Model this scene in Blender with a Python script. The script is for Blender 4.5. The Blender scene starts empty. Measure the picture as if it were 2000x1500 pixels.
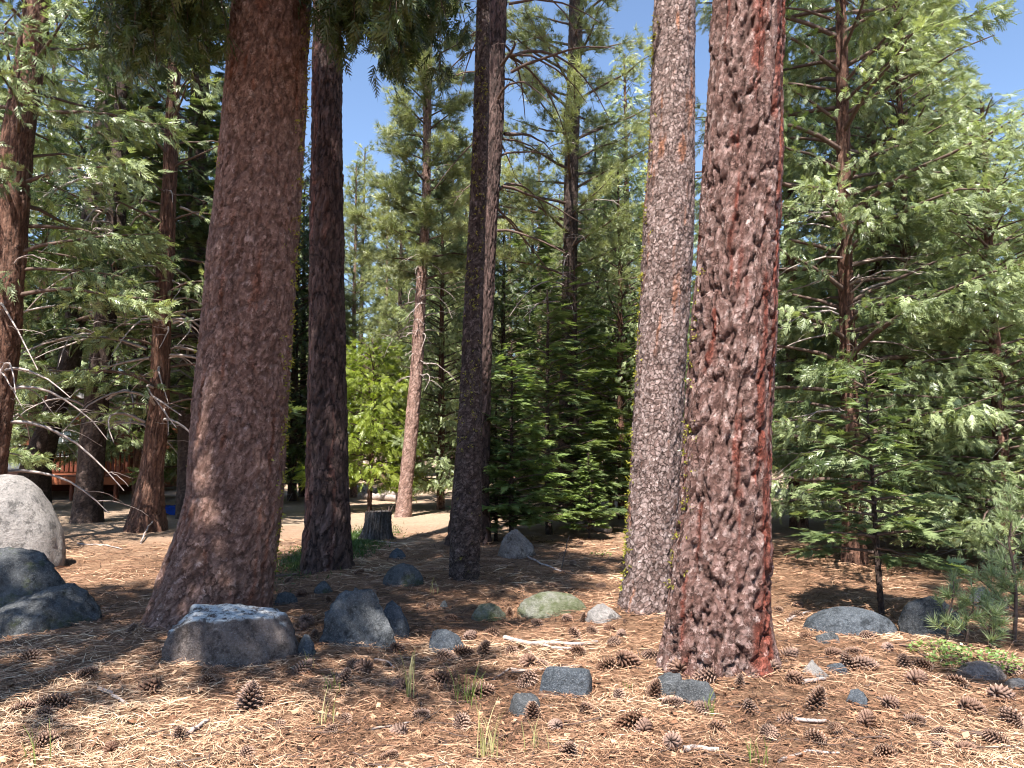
import bpy, math, random
import numpy as np
from mathutils import Vector

# ------------------------------------------------------------------ camera, sky, sun, exposure
SC = bpy.context.scene
COL = SC.collection
CAM_H, F, PITCH = 1.62, 1510.0, math.radians(4.9)      # focal length in photo pixels (photo is 2000 x 1500)
cd = bpy.data.cameras.new('camera'); cam = bpy.data.objects.new('camera', cd); COL.objects.link(cam)
cam.location = (0, 0, CAM_H); cam.rotation_euler = (math.pi / 2 + PITCH, 0, 0)
cd.sensor_width = 36; cd.lens = 36 * F / 2000; cd.clip_end = 3000; cd.clip_start = 0.05
SC.camera = cam

SUN_EL, SUN_AZ = math.radians(60), math.radians(-12)   # azimuth: left of straight behind the camera
SUNV = Vector((math.sin(SUN_AZ) * math.cos(SUN_EL), -math.cos(SUN_AZ) * math.cos(SUN_EL), math.sin(SUN_EL)))
w = bpy.data.worlds.new('World'); SC.world = w; w.use_nodes = True
nt = w.node_tree; bg = nt.nodes['Background']
sky = nt.nodes.new('ShaderNodeTexSky'); sky.sky_type = 'NISHITA'; sky.sun_disc = False
sky.sun_elevation = SUN_EL; sky.sun_rotation = math.pi - SUN_AZ; sky.altitude = 1500
sky.air_density = 1.0; sky.dust_density = 0.4; sky.ozone_density = 1.0
nt.links.new(sky.outputs[0], bg.inputs[0]); bg.inputs[1].default_value = 0.105
sl = bpy.data.lights.new('sun', 'SUN'); sl.energy = 5.0; sl.angle = math.radians(0.53); sl.color = (1.0, 0.95, 0.88)
so = bpy.data.objects.new('sun', sl); COL.objects.link(so)
so.rotation_euler = SUNV.to_track_quat('Z', 'Y').to_euler(); so.location = (8, -20, 30)
SC.view_settings.view_transform = 'Standard'; SC.view_settings.look = 'None'
SC.view_settings.exposure = 1.42; SC.view_settings.gamma = 1.0
cy = SC.cycles
cy.filter_width = 1.1; cy.adaptive_threshold = .025; cy.max_bounces = 3; cy.diffuse_bounces = 1; cy.glossy_bounces = 2; cy.transmission_bounces = 2; cy.transparent_max_bounces = 6
cy.use_denoising = True; cy.caustics_reflective = False; cy.caustics_refractive = False
cy.sample_clamp_indirect = 6

# ------------------------------------------------------------------ helpers
rng = np.random.default_rng(11); random.seed(5)

def hsh(ix, iy, iz, s):
    h = (ix.astype(np.int64) * 374761393 + iy.astype(np.int64) * 668265263 + iz.astype(np.int64) * 2147483647 + s * 974634777) & 0xffffffff
    h = ((h ^ (h >> 13)) * 1274126177) & 0xffffffff
    h = ((h ^ (h >> 16)) * 2246822519) & 0xffffffff
    return ((h ^ (h >> 15)) & 0xffffff) / float(0xffffff)

def vn(x, y, z=0.0, s=0):
    """value noise 0..1"""
    x, y, z = np.broadcast_arrays(np.asarray(x, float), np.asarray(y, float), np.asarray(z, float))
    ix, iy, iz = np.floor(x), np.floor(y), np.floor(z)
    fx, fy, fz = x - ix, y - iy, z - iz
    fx, fy, fz = [t * t * (3 - 2 * t) for t in (fx, fy, fz)]
    r = 0
    for a in (0, 1):
        for b in (0, 1):
            for c in (0, 1):
                wgt = (fx if a else 1 - fx) * (fy if b else 1 - fy) * (fz if c else 1 - fz)
                r = r + wgt * hsh(ix + a, iy + b, iz + c, s)
    return r

def fbm(x, y, z=0.0, s=0, o=3):
    r, a, t = 0, 1.0, 0
    for i in range(o):
        r = r + a * vn(np.asarray(x) * 2**i, np.asarray(y) * 2**i, np.asarray(z) * 2**i, s + i); t += a; a *= .5
    return r / t

def sst(x, a, b):
    t = np.clip((x - a) / (b - a), 0, 1); return t * t * (3 - 2 * t)

def gz(x, y):
    """height of the ground"""
    x = np.asarray(x, float); y = np.asarray(y, float)
    near = np.exp(-((y - 6) / 14.0) ** 2)
    h = (fbm(x * .55 + 9, y * .55 + 3, 0, 3, 3) - .5) * .16 * near
    h = h + (fbm(x * 3.1, y * 3.1, 0, 7, 3) - .5) * .055 * near
    h = h + .10 * np.exp(-((x - .6) / 3.5) ** 2 - ((y - 10.5) / 3.5) ** 2)
    for (tx, ty) in ((-2.9, 7.2), (-2.46, 10.3), (-.6, 9.35), (1.28, 7.45), (1.52, 5.75)):
        h = h + .07 * np.exp(-((x - tx) ** 2 + (y - ty) ** 2) / .55)
    return h

def ray(px, py):
    u, v = (px - 1000) / F, (750 - py) / F
    return np.array([u, math.cos(PITCH) - v * math.sin(PITCH), math.sin(PITCH) + v * math.cos(PITCH)])

def G(px, py):
    """the point of the ground seen at a pixel of the photograph"""
    d = ray(px, py); z = 0.0
    for _ in range(12):
        t = (z - CAM_H) / d[2]; p = d * t; z = float(gz(p[0], p[1]))
    return np.array([p[0], p[1], z])

def at(px, py, Y):
    d = ray(px, py); t = Y / d[1]
    return np.array([d[0] * t, Y, CAM_H + d[2] * t])

def np_mesh(name, V, quads=None, tris=None, attrs=None, smooth=False):
    me = bpy.data.meshes.new(name)
    V = np.ascontiguousarray(V, np.float32).reshape(-1, 3)
    parts, starts, n = [], [], 0
    for fc, k in ((quads, 4), (tris, 3)):
        if fc is not None and len(fc):
            fc = np.asarray(fc, np.int32).reshape(-1, k)
            parts.append(fc.ravel()); starts.append(n + np.arange(len(fc), dtype=np.int32) * k); n += fc.size
    me.vertices.add(len(V)); me.vertices.foreach_set('co', V.ravel())
    li = np.concatenate(parts); ls = np.concatenate(starts)
    me.loops.add(len(li)); me.loops.foreach_set('vertex_index', li)
    me.polygons.add(len(ls)); me.polygons.foreach_set('loop_start', ls)
    if smooth: me.polygons.foreach_set('use_smooth', np.ones(len(ls), bool))
    for k, a in (attrs or {}).items():
        at_ = me.attributes.new(k, 'FLOAT', 'POINT'); at_.data.foreach_set('value', np.ascontiguousarray(a, np.float32).ravel())
    me.update(calc_edges=True)
    return me

def add(name, me, mat=None, parent=None, loc=None):
    if mat is not None and not me.materials: me.materials.append(mat)
    o = bpy.data.objects.new(name, me); COL.objects.link(o)
    if parent is not None: o.parent = parent
    if loc is not None: o.location = loc
    return o

def empty(name, loc=(0, 0, 0), rz=0.0, sc=1.0):
    o = bpy.data.objects.new(name, None); COL.objects.link(o)
    o.location = [float(c) for c in loc]; o.rotation_euler = (0, 0, rz); o.scale = (sc, sc, sc); o.empty_display_size = .2
    return o

def tag(o, label=None, cat=None, group=None, kind=None):
    for k, v in (('label', label), ('category', cat), ('group', group), ('kind', kind)):
        if v: o[k] = v
    return o

def tubes(P, R, S=4, cap=False):
    """P (N,K,3) paths, R (N,K) radii -> verts, quads"""
    P = np.asarray(P, float); N, K, _ = P.shape
    T = np.gradient(P, axis=1); T /= np.linalg.norm(T, axis=2, keepdims=True) + 1e-9
    ref = np.where(np.abs(T[:, :1, 2:3]) > .85, np.array([1., .2, 0]), np.array([.1, .05, 1.]))
    A = np.cross(T, np.broadcast_to(ref, T.shape)); A /= np.linalg.norm(A, axis=2, keepdims=True) + 1e-9
    B = np.cross(T, A)
    th = np.arange(S) * 2 * math.pi / S
    V = P[:, :, None, :] + R[:, :, None, None] * (A[:, :, None, :] * np.cos(th)[None, None, :, None] + B[:, :, None, :] * np.sin(th)[None, None, :, None])
    idx = np.arange(N * K * S).reshape(N, K, S)
    a = idx[:, :-1, :]; b = np.roll(idx, -1, 2)[:, :-1, :]; c = np.roll(idx, -1, 2)[:, 1:, :]; d = idx[:, 1:, :]
    return V.reshape(-1, 3), np.stack([a, b, c, d], -1).reshape(-1, 4)

# ------------------------------------------------------------------ materials
def nodes(name):
    m = bpy.data.materials.new(name); m.use_nodes = True
    t = m.node_tree; b = t.nodes['Principled BSDF']; b.inputs['Roughness'].default_value = .85
    b.inputs['Specular IOR Level'].default_value = .25
    return m, t, b

class NB:
    """small node-building helper"""
    def __init__(s, t): s.t = t
    def n(s, typ, **kw):
        x = s.t.nodes.new(typ)
        for k, v in kw.items(): setattr(x, k, v)
        return x
    def l(s, a, b): s.t.links.new(a, b)
    def attr(s, name): return s.n('ShaderNodeAttribute', attribute_name=name).outputs['Fac']
    def coord(s, which='Object'): return s.n('ShaderNodeTexCoord').outputs[which]
    def noise(s, scale, detail=4, vec=None, rough=.6, sc3=None):
        x = s.n('ShaderNodeTexNoise'); x.inputs['Scale'].default_value = scale; x.inputs['Detail'].default_value = detail
        x.inputs['Roughness'].default_value = rough
        v = vec if vec is not None else s.coord()
        if sc3:
            mp = s.n('ShaderNodeMapping'); mp.inputs['Scale'].default_value = sc3; s.l(v, mp.inputs[0]); v = mp.outputs[0]
        s.l(v, x.inputs['Vector']); return x.outputs['Fac']
    def ramp(s, fac, stops):
        r = s.n('ShaderNodeValToRGB'); e = r.color_ramp.elements
        while len(e) < len(stops): e.new(.5)
        for i, (p, c) in enumerate(stops): e[i].position = p; e[i].color = (*c, 1)
        s.l(fac, r.inputs[0]); return r.outputs[0]
    def mix(s, fac, a, b, mode='MIX'):
        x = s.n('ShaderNodeMix', data_type='RGBA', blend_type=mode)
        for v, i in ((fac, 0), (a, 6), (b, 7)):
            if isinstance(v, (int, float)): x.inputs[i].default_value = v
            elif isinstance(v, tuple): x.inputs[i].default_value = (*v, 1)
            else: s.l(v, x.inputs[i])
        return x.outputs[2]
    def math(s, op, a, b=0.0, c=0.0):
        x = s.n('ShaderNodeMath', operation=op)
        for v, i in ((a, 0), (b, 1), (c, 2)):
            if isinstance(v, (int, float)): x.inputs[i].default_value = v
            else: s.l(v, x.inputs[i])
        return x.outputs[0]
    def bump(s, h, strength, dist, bsdf):
        b = s.n('ShaderNodeBump'); b.inputs['Strength'].default_value = strength; b.inputs['Distance'].default_value = dist
        s.l(h, b.inputs['Height']); s.l(b.outputs[0], bsdf.inputs['Normal'])

def bark_mat(name, inner, stops, red=None, lichen=0.0, spec=.25, vs=1.0, wg=.7, keep=.35):
    m, t, b = nodes(name); N = NB(t)
    cell, edge = N.attr('cell'), N.attr('edge')
    fine = N.noise(42, 5, rough=.7)
    cx = N.n('ShaderNodeCombineXYZ'); wig = N.noise(55, 3, rough=.6)
    N.l(N.math('ADD', N.attr('uu'), N.math('MULTIPLY', N.math('SUBTRACT', wig, .5), wg)), cx.inputs[0]); N.l(N.math('ADD', N.attr('vv'), N.math('MULTIPLY', N.math('SUBTRACT', fine, .5), wg)), cx.inputs[1])
    def vor(feature, scale):
        v = N.n('ShaderNodeTexVoronoi', voronoi_dimensions='2D', feature=feature); v.inputs['Scale'].default_value = scale * vs; N.l(cx.outputs[0], v.inputs['Vector']); return v
    def ss(x, a, b_):
        m_ = N.n('ShaderNodeMapRange', interpolation_type='SMOOTHSTEP'); N.l(x, m_.inputs[0]); m_.inputs[1].default_value = a; m_.inputs[2].default_value = b_; return m_.outputs[0]
    pe = ss(vor('DISTANCE_TO_EDGE', 1.0).outputs['Distance'], .0, .11); qe = ss(vor('DISTANCE_TO_EDGE', 2.4).outputs['Distance'], .0, .10)
    msk = N.ramp(N.noise(13, 4, rough=.6), [(keep, (0, 0, 0)), (keep + .22, (1, 1, 1))])
    pe = N.math('SUBTRACT', 1.0, N.math('MULTIPLY', N.math('SUBTRACT', 1.0, pe), msk)); qe = N.math('SUBTRACT', 1.0, N.math('MULTIPLY', N.math('SUBTRACT', 1.0, qe), N.math('SUBTRACT', 1.0, N.math('MULTIPLY', msk, .5))))
    sp = N.n('ShaderNodeSeparateColor'); N.l(vor('F1', 2.4).outputs['Color'], sp.inputs[0]); sp1 = N.n('ShaderNodeSeparateColor'); N.l(vor('F1', 1.0).outputs['Color'], sp1.inputs[0])
    f = N.math('ADD', N.math('ADD', N.math('MULTIPLY', sp.outputs[0], .42), N.math('MULTIPLY', sp1.outputs[0], .25)), N.math('ADD', N.math('MULTIPLY', cell, .15), N.math('MULTIPLY', fine, .42)))
    col = N.ramp(N.math('SUBTRACT', f, .12), stops)
    gap = N.math('MULTIPLY', N.math('MULTIPLY', pe, N.math('ADD', N.math('MULTIPLY', qe, .45), .55)), N.math('ADD', N.math('MULTIPLY', edge, .7), .3))
    col = N.mix(gap, inner, col)
    if red:
        rc = N.ramp(N.math('SUBTRACT', f, .10), [(.2, tuple(c * .28 for c in red)), (.5, red), (.75, tuple(min(1, c * 1.7) for c in red)), (.97, (.52, .36, .31))])
        col = N.mix(N.math('MULTIPLY', N.attr('streak'), .95), col, N.mix(gap, tuple(c * .25 for c in red), rc))
    if lichen:
        lm = N.ramp(N.noise(7, 5, rough=.75), [(1 - lichen - .04, (0, 0, 0)), (1 - lichen + .03, (1, 1, 1))])
        col = N.mix(N.math('MULTIPLY', lm, .8), col, (.26, .24, .035))
    N.l(col, b.inputs['Base Color']); b.inputs['Specular IOR Level'].default_value = spec; b.inputs['Roughness'].default_value = .75
    hgt = N.math('ADD', N.math('ADD', N.math('MULTIPLY', pe, .9), N.math('MULTIPLY', qe, .35)), N.math('ADD', N.math('MULTIPLY', sp.outputs[1], .5), N.math('MULTIPLY', fine, .5)))
    N.bump(hgt, 1.0, .010, b)
    return m

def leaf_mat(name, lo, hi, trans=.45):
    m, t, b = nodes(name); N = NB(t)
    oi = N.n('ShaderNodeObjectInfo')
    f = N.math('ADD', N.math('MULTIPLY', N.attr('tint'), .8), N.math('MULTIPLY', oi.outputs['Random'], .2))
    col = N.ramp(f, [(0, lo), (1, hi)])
    N.l(col, b.inputs['Base Color']); b.inputs['Roughness'].default_value = .38; b.inputs['Specular IOR Level'].default_value = .6
    tr = N.n('ShaderNodeBsdfTranslucent'); N.l(N.mix(1.0, col, (1.2, 1.25, .6), 'MULTIPLY'), tr.inputs[0])
    ms = N.n('ShaderNodeMixShader'); ms.inputs[0].default_value = trans
    N.l(b.outputs[0], ms.inputs[1]); N.l(tr.outputs[0], ms.inputs[2])
    N.l(ms.outputs[0], t.nodes['Material Output'].inputs['Surface'])
    return m

def plain_mat(name, lo, hi, scale=6, rough=.8, bump=.3, bd=.01, sc3=None, spec=.25):
    m, t, b = nodes(name); N = NB(t)
    f = N.noise(scale, 6, rough=.65, sc3=sc3)
    N.l(N.ramp(f, [(.3, lo), (.7, hi)]), b.inputs['Base Color'])
    b.inputs['Roughness'].default_value = rough; b.inputs['Specular IOR Level'].default_value = spec
    if bump: N.bump(f, bump, bd, b)
    return m

def rock_mat(name, lo, hi, lich=None, lich_amt=.3, moss=0.0, side=.25):
    m, t, b = nodes(name); N = NB(t)
    oc = N.coord('Object')
    f = N.math('ADD', N.math('MULTIPLY', N.noise(2.3, 8, oc, .7), .6), N.math('MULTIPLY', N.noise(38, 4, oc, .8), .4))
    col = N.ramp(f, [(.40, lo), (.5, tuple((a + c) / 2 for a, c in zip(lo, hi))), (.60, hi)])
    spk = N.ramp(N.noise(120, 2, oc), [(.56, (0, 0, 0)), (.64, (1, 1, 1))])
    col = N.mix(N.math('MULTIPLY', spk, .2), col, (.55, .55, .55))
    dk = N.ramp(N.noise(6.5, 9, oc, .8), [(.51, (0, 0, 0)), (.60, (1, 1, 1))])
    col = N.mix(N.math('MULTIPLY', dk, .75), col, tuple(c * .35 for c in lo))
    if lich:
        lm = N.ramp(N.noise(9, 10, oc, .85), [(1 - lich_amt - .06, (0, 0, 0)), (1 - lich_amt, (1, 1, 1))])
        up = N.n('ShaderNodeSeparateXYZ'); N.l(N.n('ShaderNodeNewGeometry').outputs['Normal'], up.inputs[0])
        lm = N.math('MULTIPLY', lm, N.ramp(up.outputs[2], [(.62, (side, side, side)), (.9, (1, 1, 1))]))
        col = N.mix(lm, col, lich)
    if moss:
        mm = N.ramp(N.noise(3.5, 6, oc, .7), [(1 - moss - .1, (0, 0, 0)), (1 - moss + .05, (1, 1, 1))])
        col = N.mix(N.math('MULTIPLY', mm, .65), col, (.085, .105, .03))
    N.l(col, b.inputs['Base Color'])
    N.bump(N.math('ADD', N.noise(18, 8, oc, .75), N.math('MULTIPLY', N.noise(85, 3, oc), .35)), 1.0, .045, b)
    return m

M = {}
M['bark_brown'] = bark_mat('bark_brown', (.065, .034, .026), [(.15, (.13, .070, .052)), (.45, (.27, .155, .12)), (.72, (.40, .255, .21)), (.95, (.66, .52, .47))], red=(.25, .10, .06), vs=1.25, wg=1.7, keep=.42)
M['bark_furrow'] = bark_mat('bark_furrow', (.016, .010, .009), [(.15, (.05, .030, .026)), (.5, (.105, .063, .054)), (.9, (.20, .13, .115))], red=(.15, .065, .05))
M['bark_scaly'] = bark_mat('bark_scaly', (.03, .016, .012), [(.15, (.10, .06, .05)), (.42, (.26, .175, .155)), (.8, (.54, .425, .395))], red=(.35, .14, .07), vs=1.1, wg=1.0, keep=.3)
M['bark_mossy'] = bark_mat('bark_mossy', (.014, .009, .007), [(.15, (.045, .028, .024)), (.5, (.11, .075, .066)), (.9, (.30, .23, .21))], red=(.25, .12, .07), lichen=.34, vs=1.1, wg=1.1)
M['bark_red'] = bark_mat('bark_red', (.04, .016, .011), [(.15, (.065, .030, .023)), (.42, (.20, .108, .088)), (.66, (.38, .25, .22)), (.9, (.66, .53, .49))], red=(.20, .036, .016), vs=1.35, wg=1.5, keep=.38)
M['bark_cedar'] = bark_mat('bark_cedar', (.035, .016, .011), [(.15, (.10, .046, .03)), (.5, (.21, .105, .07)), (.9, (.33, .20, .15))])
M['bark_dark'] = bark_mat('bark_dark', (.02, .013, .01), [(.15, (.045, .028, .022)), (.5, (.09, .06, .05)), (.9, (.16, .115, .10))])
M['bark_pink'] = bark_mat('bark_pink', (.09, .05, .04), [(.15, (.22, .13, .10)), (.5, (.40, .25, .2)), (.9, (.58, .42, .36))])
M['stump'] = bark_mat('stump_wood', (.04, .034, .03), [(.15, (.05, .042, .038)), (.5, (.10, .086, .08)), (.9, (.20, .18, .17))])
M['twig'] = plain_mat('twig', (.07, .045, .035), (.16, .11, .09), 20)
M['dead_twig'] = plain_mat('dead_twig', (.22, .17, .15), (.5, .43, .4), 15)
M['cedar_leaf'] = leaf_mat('cedar_leaf', (.05, .085, .022), (.47, .54, .28), .3)
M['cedar_dark'] = leaf_mat('cedar_dark_leaf', (.016, .034, .010), (.12, .16, .045), .3)
M['cedar_light'] = leaf_mat('cedar_light_leaf', (.14, .20, .025), (.42, .48, .11), .5)
M['fir_leaf'] = leaf_mat('fir_leaf', (.022, .05, .02), (.30, .37, .16), .3)
M['fir_young'] = leaf_mat('fir_young_leaf', (.05, .10, .03), (.38, .48, .17), .3)
M['pine_leaf'] = leaf_mat('pine_leaf', (.10, .13, .045), (.54, .57, .29), .3)
M['sapling_leaf'] = leaf_mat('sapling_leaf', (.12, .17, .08), (.42, .50, .26), .3)
M['dry_leaf'] = leaf_mat('dry_spray', (.35, .17, .05), (.55, .32, .12), .4)
M['grass_dry'] = leaf_mat('grass_dry', (.26, .27, .08), (.62, .55, .30), .3)
M['grass_green'] = leaf_mat('grass_green', (.10, .17, .03), (.34, .38, .12), .35)
M['moss'] = leaf_mat('moss_blades', (.025, .06, .012), (.10, .16, .035), .3)
M['herb'] = leaf_mat('herb_leaf', (.14, .24, .06), (.36, .46, .17), .35)
M['lichen'] = leaf_mat('wolf_lichen', (.22, .21, .02), (.44, .42, .06), .3)
M['rock_pale'] = rock_mat('rock_pale', (.20, .185, .175), (.44, .40, .37))
M['rock_grey'] = rock_mat('rock_grey', (.05, .055, .06), (.165, .172, .18), (.36, .39, .38), .30)
M['rock_dark'] = rock_mat('rock_dark', (.05, .054, .058), (.14, .145, .15), (.18, .22, .18), .26, moss=.36)
M['rock_lichen'] = rock_mat('rock_lichen', (.09, .07, .062), (.22, .18, .165), (.80, .80, .78), .50, side=0.0)
M['rock_brown'] = rock_mat('rock_brown', (.17, .13, .11), (.40, .33, .29), (.5, .48, .4), .3)
M['rock_moss'] = rock_mat('rock_moss', (.14, .14, .11), (.34, .33, .27), moss=.5)
M['rock_blue'] = rock_mat('rock_blue', (.05, .06, .072), (.14, .158, .182), (.26, .285, .30), .3)

def ground_material():
    m, t, b = nodes('needle_floor'); N = NB(t)
    pos = N.n('ShaderNodeNewGeometry').outputs['Position']
    sx = N.n('ShaderNodeSeparateXYZ'); N.l(pos, sx.inputs[0])
    strands = N.noise(26, 6, pos, .75)
    big = N.noise(.9, 5, pos, .6)
    f = N.math('ADD', N.math('MULTIPLY', strands, .7), N.math('MULTIPLY', big, .35))
    lit = N.ramp(f, [(.34, (.085, .047, .03)), (.5, (.29, .165, .10)), (.62, (.44, .27, .17)), (.78, (.55, .38, .26))])
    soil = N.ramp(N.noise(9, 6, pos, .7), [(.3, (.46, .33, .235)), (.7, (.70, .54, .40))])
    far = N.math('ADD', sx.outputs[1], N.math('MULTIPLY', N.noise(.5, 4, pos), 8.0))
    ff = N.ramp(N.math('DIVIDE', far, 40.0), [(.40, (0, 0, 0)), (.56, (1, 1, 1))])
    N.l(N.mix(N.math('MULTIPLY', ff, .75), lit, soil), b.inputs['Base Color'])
    b.inputs['Roughness'].default_value = .95; b.inputs['Specular IOR Level'].default_value = .1
    N.bump(N.math('ADD', strands, N.noise(70, 4, pos, .8)), 1.0, .035, b)
    return m
M['ground'] = ground_material()

def litter_material():
    m, t, b = nodes('needle_litter'); N = NB(t)
    col = N.ramp(N.attr('tint'), [(0, (.045, .023, .015)), (.28, (.23, .115, .065)), (.5, (.45, .255, .155)), (.75, (.64, .41, .26)), (1, (.78, .59, .40))])
    N.l(col, b.inputs['Base Color']); b.inputs['Roughness'].default_value = .6; b.inputs['Specular IOR Level'].default_value = .3
    return m
M['litter'] = litter_material()

# ------------------------------------------------------------------ ground
def axis_pts(lo, hi, step, far, n):
    core = np.arange(lo, hi + 1e-6, step)
    g = np.geomspace(step * 1.5, far, n)
    return np.concatenate([(lo - np.cumsum(np.diff(np.concatenate([[0], g])) * 1.0)[::-1]), core, hi + np.cumsum(np.diff(np.concatenate([[0], g])))])
gx = axis_pts(-8, 8, .10, 420, 40); gy = axis_pts(1.0, 14, .085, 420, 40)
X, Y = np.meshgrid(gx, gy)
Zg = gz(X, Y) + (fbm(X * 14, Y * 14, 0, 21, 2) - .5) * .022 * np.exp(-((Y - 5) / 9) ** 2)
nx, ny = len(gx), len(gy)
idx = np.arange(nx * ny).reshape(ny, nx)
gq = np.stack([idx[:-1, :-1], idx[:-1, 1:], idx[1:, 1:], idx[1:, :-1]], -1).reshape(-1, 4)
tag(add('ground', np_mesh('ground', np.stack([X, Y, Zg], -1), gq, smooth=True), M['ground']), 'forest floor of dry pine needles and bare dirt', kind='structure')

# ------------------------------------------------------------------ bark trunks
def voro(u, v, nu, s):
    """u periodic with nu cells -> F1, F2, id"""
    iu, iv = np.floor(u), np.floor(v)
    f1 = np.full(u.shape, 9.); f2 = np.full(u.shape, 9.); cid = np.zeros(u.shape)
    for a in (-1, 0, 1):
        for c in (-1, 0, 1):
            cu, cv = iu + a, iv + c; wu = np.mod(cu, nu)
            jx = hsh(wu, cv, wu * 0, s); jy = hsh(wu, cv, wu * 0, s + 1); k = hsh(wu, cv, wu * 0, s + 2)
            d = np.hypot(cu + .1 + .8 * jx - u, cv + .1 + .8 * jy - v)
            new = d < f1
            f2 = np.where(new, f1, np.minimum(f2, d)); cid = np.where(new, k, cid); f1 = np.where(new, d, f1)
    return f1, f2, cid

BARK = {   # cell width, cell height, depth, fissure width, flake amount
    'plate': (.055, .090, .012, .15, .006), 'furrow': (.070, .30, .022, .26, .008), 'scaly': (.042, .056, .010, .17, .005),
    'big': (.055, .092, .014, .19, .006), 'fiber': (.045, .75, .016, .5, .008)}

def trunk_mesh(prof, style, res, ztop_fine, seed, flare=0.0, streak=None, top=None, rz=.011):
    """prof: rows (z, xc, yc, r) rising; bark as real relief"""
    prof = np.asarray(prof, float)
    r0 = prof[len(prof) // 2, 3]
    nth = max(10, int(2 * math.pi * prof[:2, 3].mean() / res))
    zs = np.concatenate([np.arange(prof[0, 0], ztop_fine, res * 1.15), np.linspace(ztop_fine, prof[-1, 0], 14)[1:]]) if prof[-1, 0] > ztop_fine + .2 else np.arange(prof[0, 0], prof[-1, 0], res * 1.15)
    th = math.pi / 2 + np.arange(nth) * 2 * math.pi / nth
    TH, ZZ = np.meshgrid(th, zs)
    xc, yc, r = [np.interp(ZZ, prof[:, 0], prof[:, k]) for k in (1, 2, 3)]
    cw, ch, dep, fw, fine = BARK[style]
    nu = max(5, int(2 * math.pi * r0 / cw))
    wob = (vn(np.cos(TH) * 2.2, np.sin(TH) * 2.2, ZZ * 2.0, seed) - .5)
    wob2 = (vn(np.cos(TH) * 8, np.sin(TH) * 8, ZZ * 9, seed + 5) - .5)
    k3 = 1.3 / cw
    wob3 = vn(np.cos(TH) * r0 * k3, np.sin(TH) * r0 * k3, ZZ * k3, seed + 6) - .5; wob4 = vn(np.cos(TH) * r0 * k3 + 40, np.sin(TH) * r0 * k3, ZZ * k3, seed + 7) - .5
    wp = {'plate': .5, 'scaly': .30, 'big': .38, 'furrow': .6, 'fiber': .85}[style]
    UU = TH / (2 * math.pi) * nu + wob * 1.2 + wob2 * .5 * wp / .6; U = np.mod(UU + wob3 * wp, nu); Vv = ZZ / ch + wob * 1.3 + wob2 * .5 * wp / .6 + wob4 * wp + 50
    f1, f2, cid = voro(U, Vv, nu, seed)
    fwm = fw * (.5 + 1.4 * vn(np.cos(TH) * 5, np.sin(TH) * 5, ZZ * 5, seed + 11))
    crack = sst(vn(np.cos(TH) * 7, np.sin(TH) * 7, ZZ * 6, seed + 12), .22, .55)
    edge = 1 - (1 - sst(f2 - f1, .0, fwm)) * (.25 + .75 * crack)
    big = 0.0
    if style in ('big', 'scaly', 'plate'):
        kb, hb_, db = {'big': (.105, .46, .038), 'scaly': (.10, .36, .013), 'plate': (.13, .34, .014)}[style]; nb2 = max(5, int(2 * math.pi * r0 / kb))
        h1, h2, hid = voro(np.mod(TH / (2 * math.pi) * nb2 + wob * 1.2 + wob2 * .5 + wob3 * .3, nb2), ZZ / hb_ + wob * 1.5 + wob2 * .6 + 20, nb2, seed + 60)
        be = sst(h2 - h1, .0, .20); big = (be - 1) * db + (hid - .5) * db * .5; edge = edge * (.25 + .75 * be); cid = .5 * cid + .5 * hid
    nu2 = nu * 3
    g1, g2, gid = voro(np.mod(U * 3 + wob2, nu2), Vv * 3.2, nu2, seed + 40)
    e2 = sst(g2 - g1, .02, .35)
    dk_ = .5 if style in ('big', 'scaly', 'plate') else 1.0
    depm = dep * (1 + .8 * np.exp(-(ZZ - prof[0, 0]) / .6))
    disp = (edge - 1) * depm * dk_ + (cid - .5) * dep * .6 * dk_ + (e2 - .6) * fine * .3 + (gid - .5) * fine * 1.3 + (vn(U * 5, Vv * 12, 0, seed + 9) - .5) * fine * .5
    disp += big + wob * r * .07 + (hsh(np.round(TH * 97), np.round(ZZ * 211), ZZ * 0, seed) - .5) * fine * .75
    if flare:
        h = np.exp(-(ZZ - prof[0, 0]) / .28)
        disp += h * flare * r * (fbm(np.cos(TH) * 1.9 + 5, np.sin(TH) * 1.9, 0, seed + 3, 2) - .35)
    rr = np.maximum(r + disp, .01)
    V = np.stack([xc + rr * np.cos(TH), yc + rr * np.sin(TH), ZZ], -1)
    i = np.arange(V.shape[0] * nth).reshape(-1, nth)
    q = np.stack([i[:-1], np.roll(i, -1, 1)[:-1], np.roll(i, -1, 1)[1:], i[1:]], -1).reshape(-1, 4)
    st = np.zeros_like(ZZ)
    if streak is not None:
        a0, aw, base, gain = streak
        ang = np.abs(np.angle(np.exp(1j * (TH - a0))))
        nzz = fbm(U * 1.15, Vv * .13, 0, seed + 17, 3)
        st = sst(nzz + base + gain * np.exp(-(ang / aw) ** 2) + wob3 * .10, .54, .70) * (.55 + .45 * (1 - edge * .4))
    cell = np.clip(cid * .35 + gid * .65 + (hsh(np.round(TH * 61), np.round(ZZ * 131), ZZ * 0, seed + 2) - .5) * .35, 0, 1); ed = np.clip(edge * (.55 + .45 * e2), 0, 1)
    return np_mesh('trunk', V, q, attrs={'cell': cell, 'edge': ed, 'streak': st, 'uu': UU + seed * 7.3, 'vv': ZZ / ch + wob * 1.3})

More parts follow.
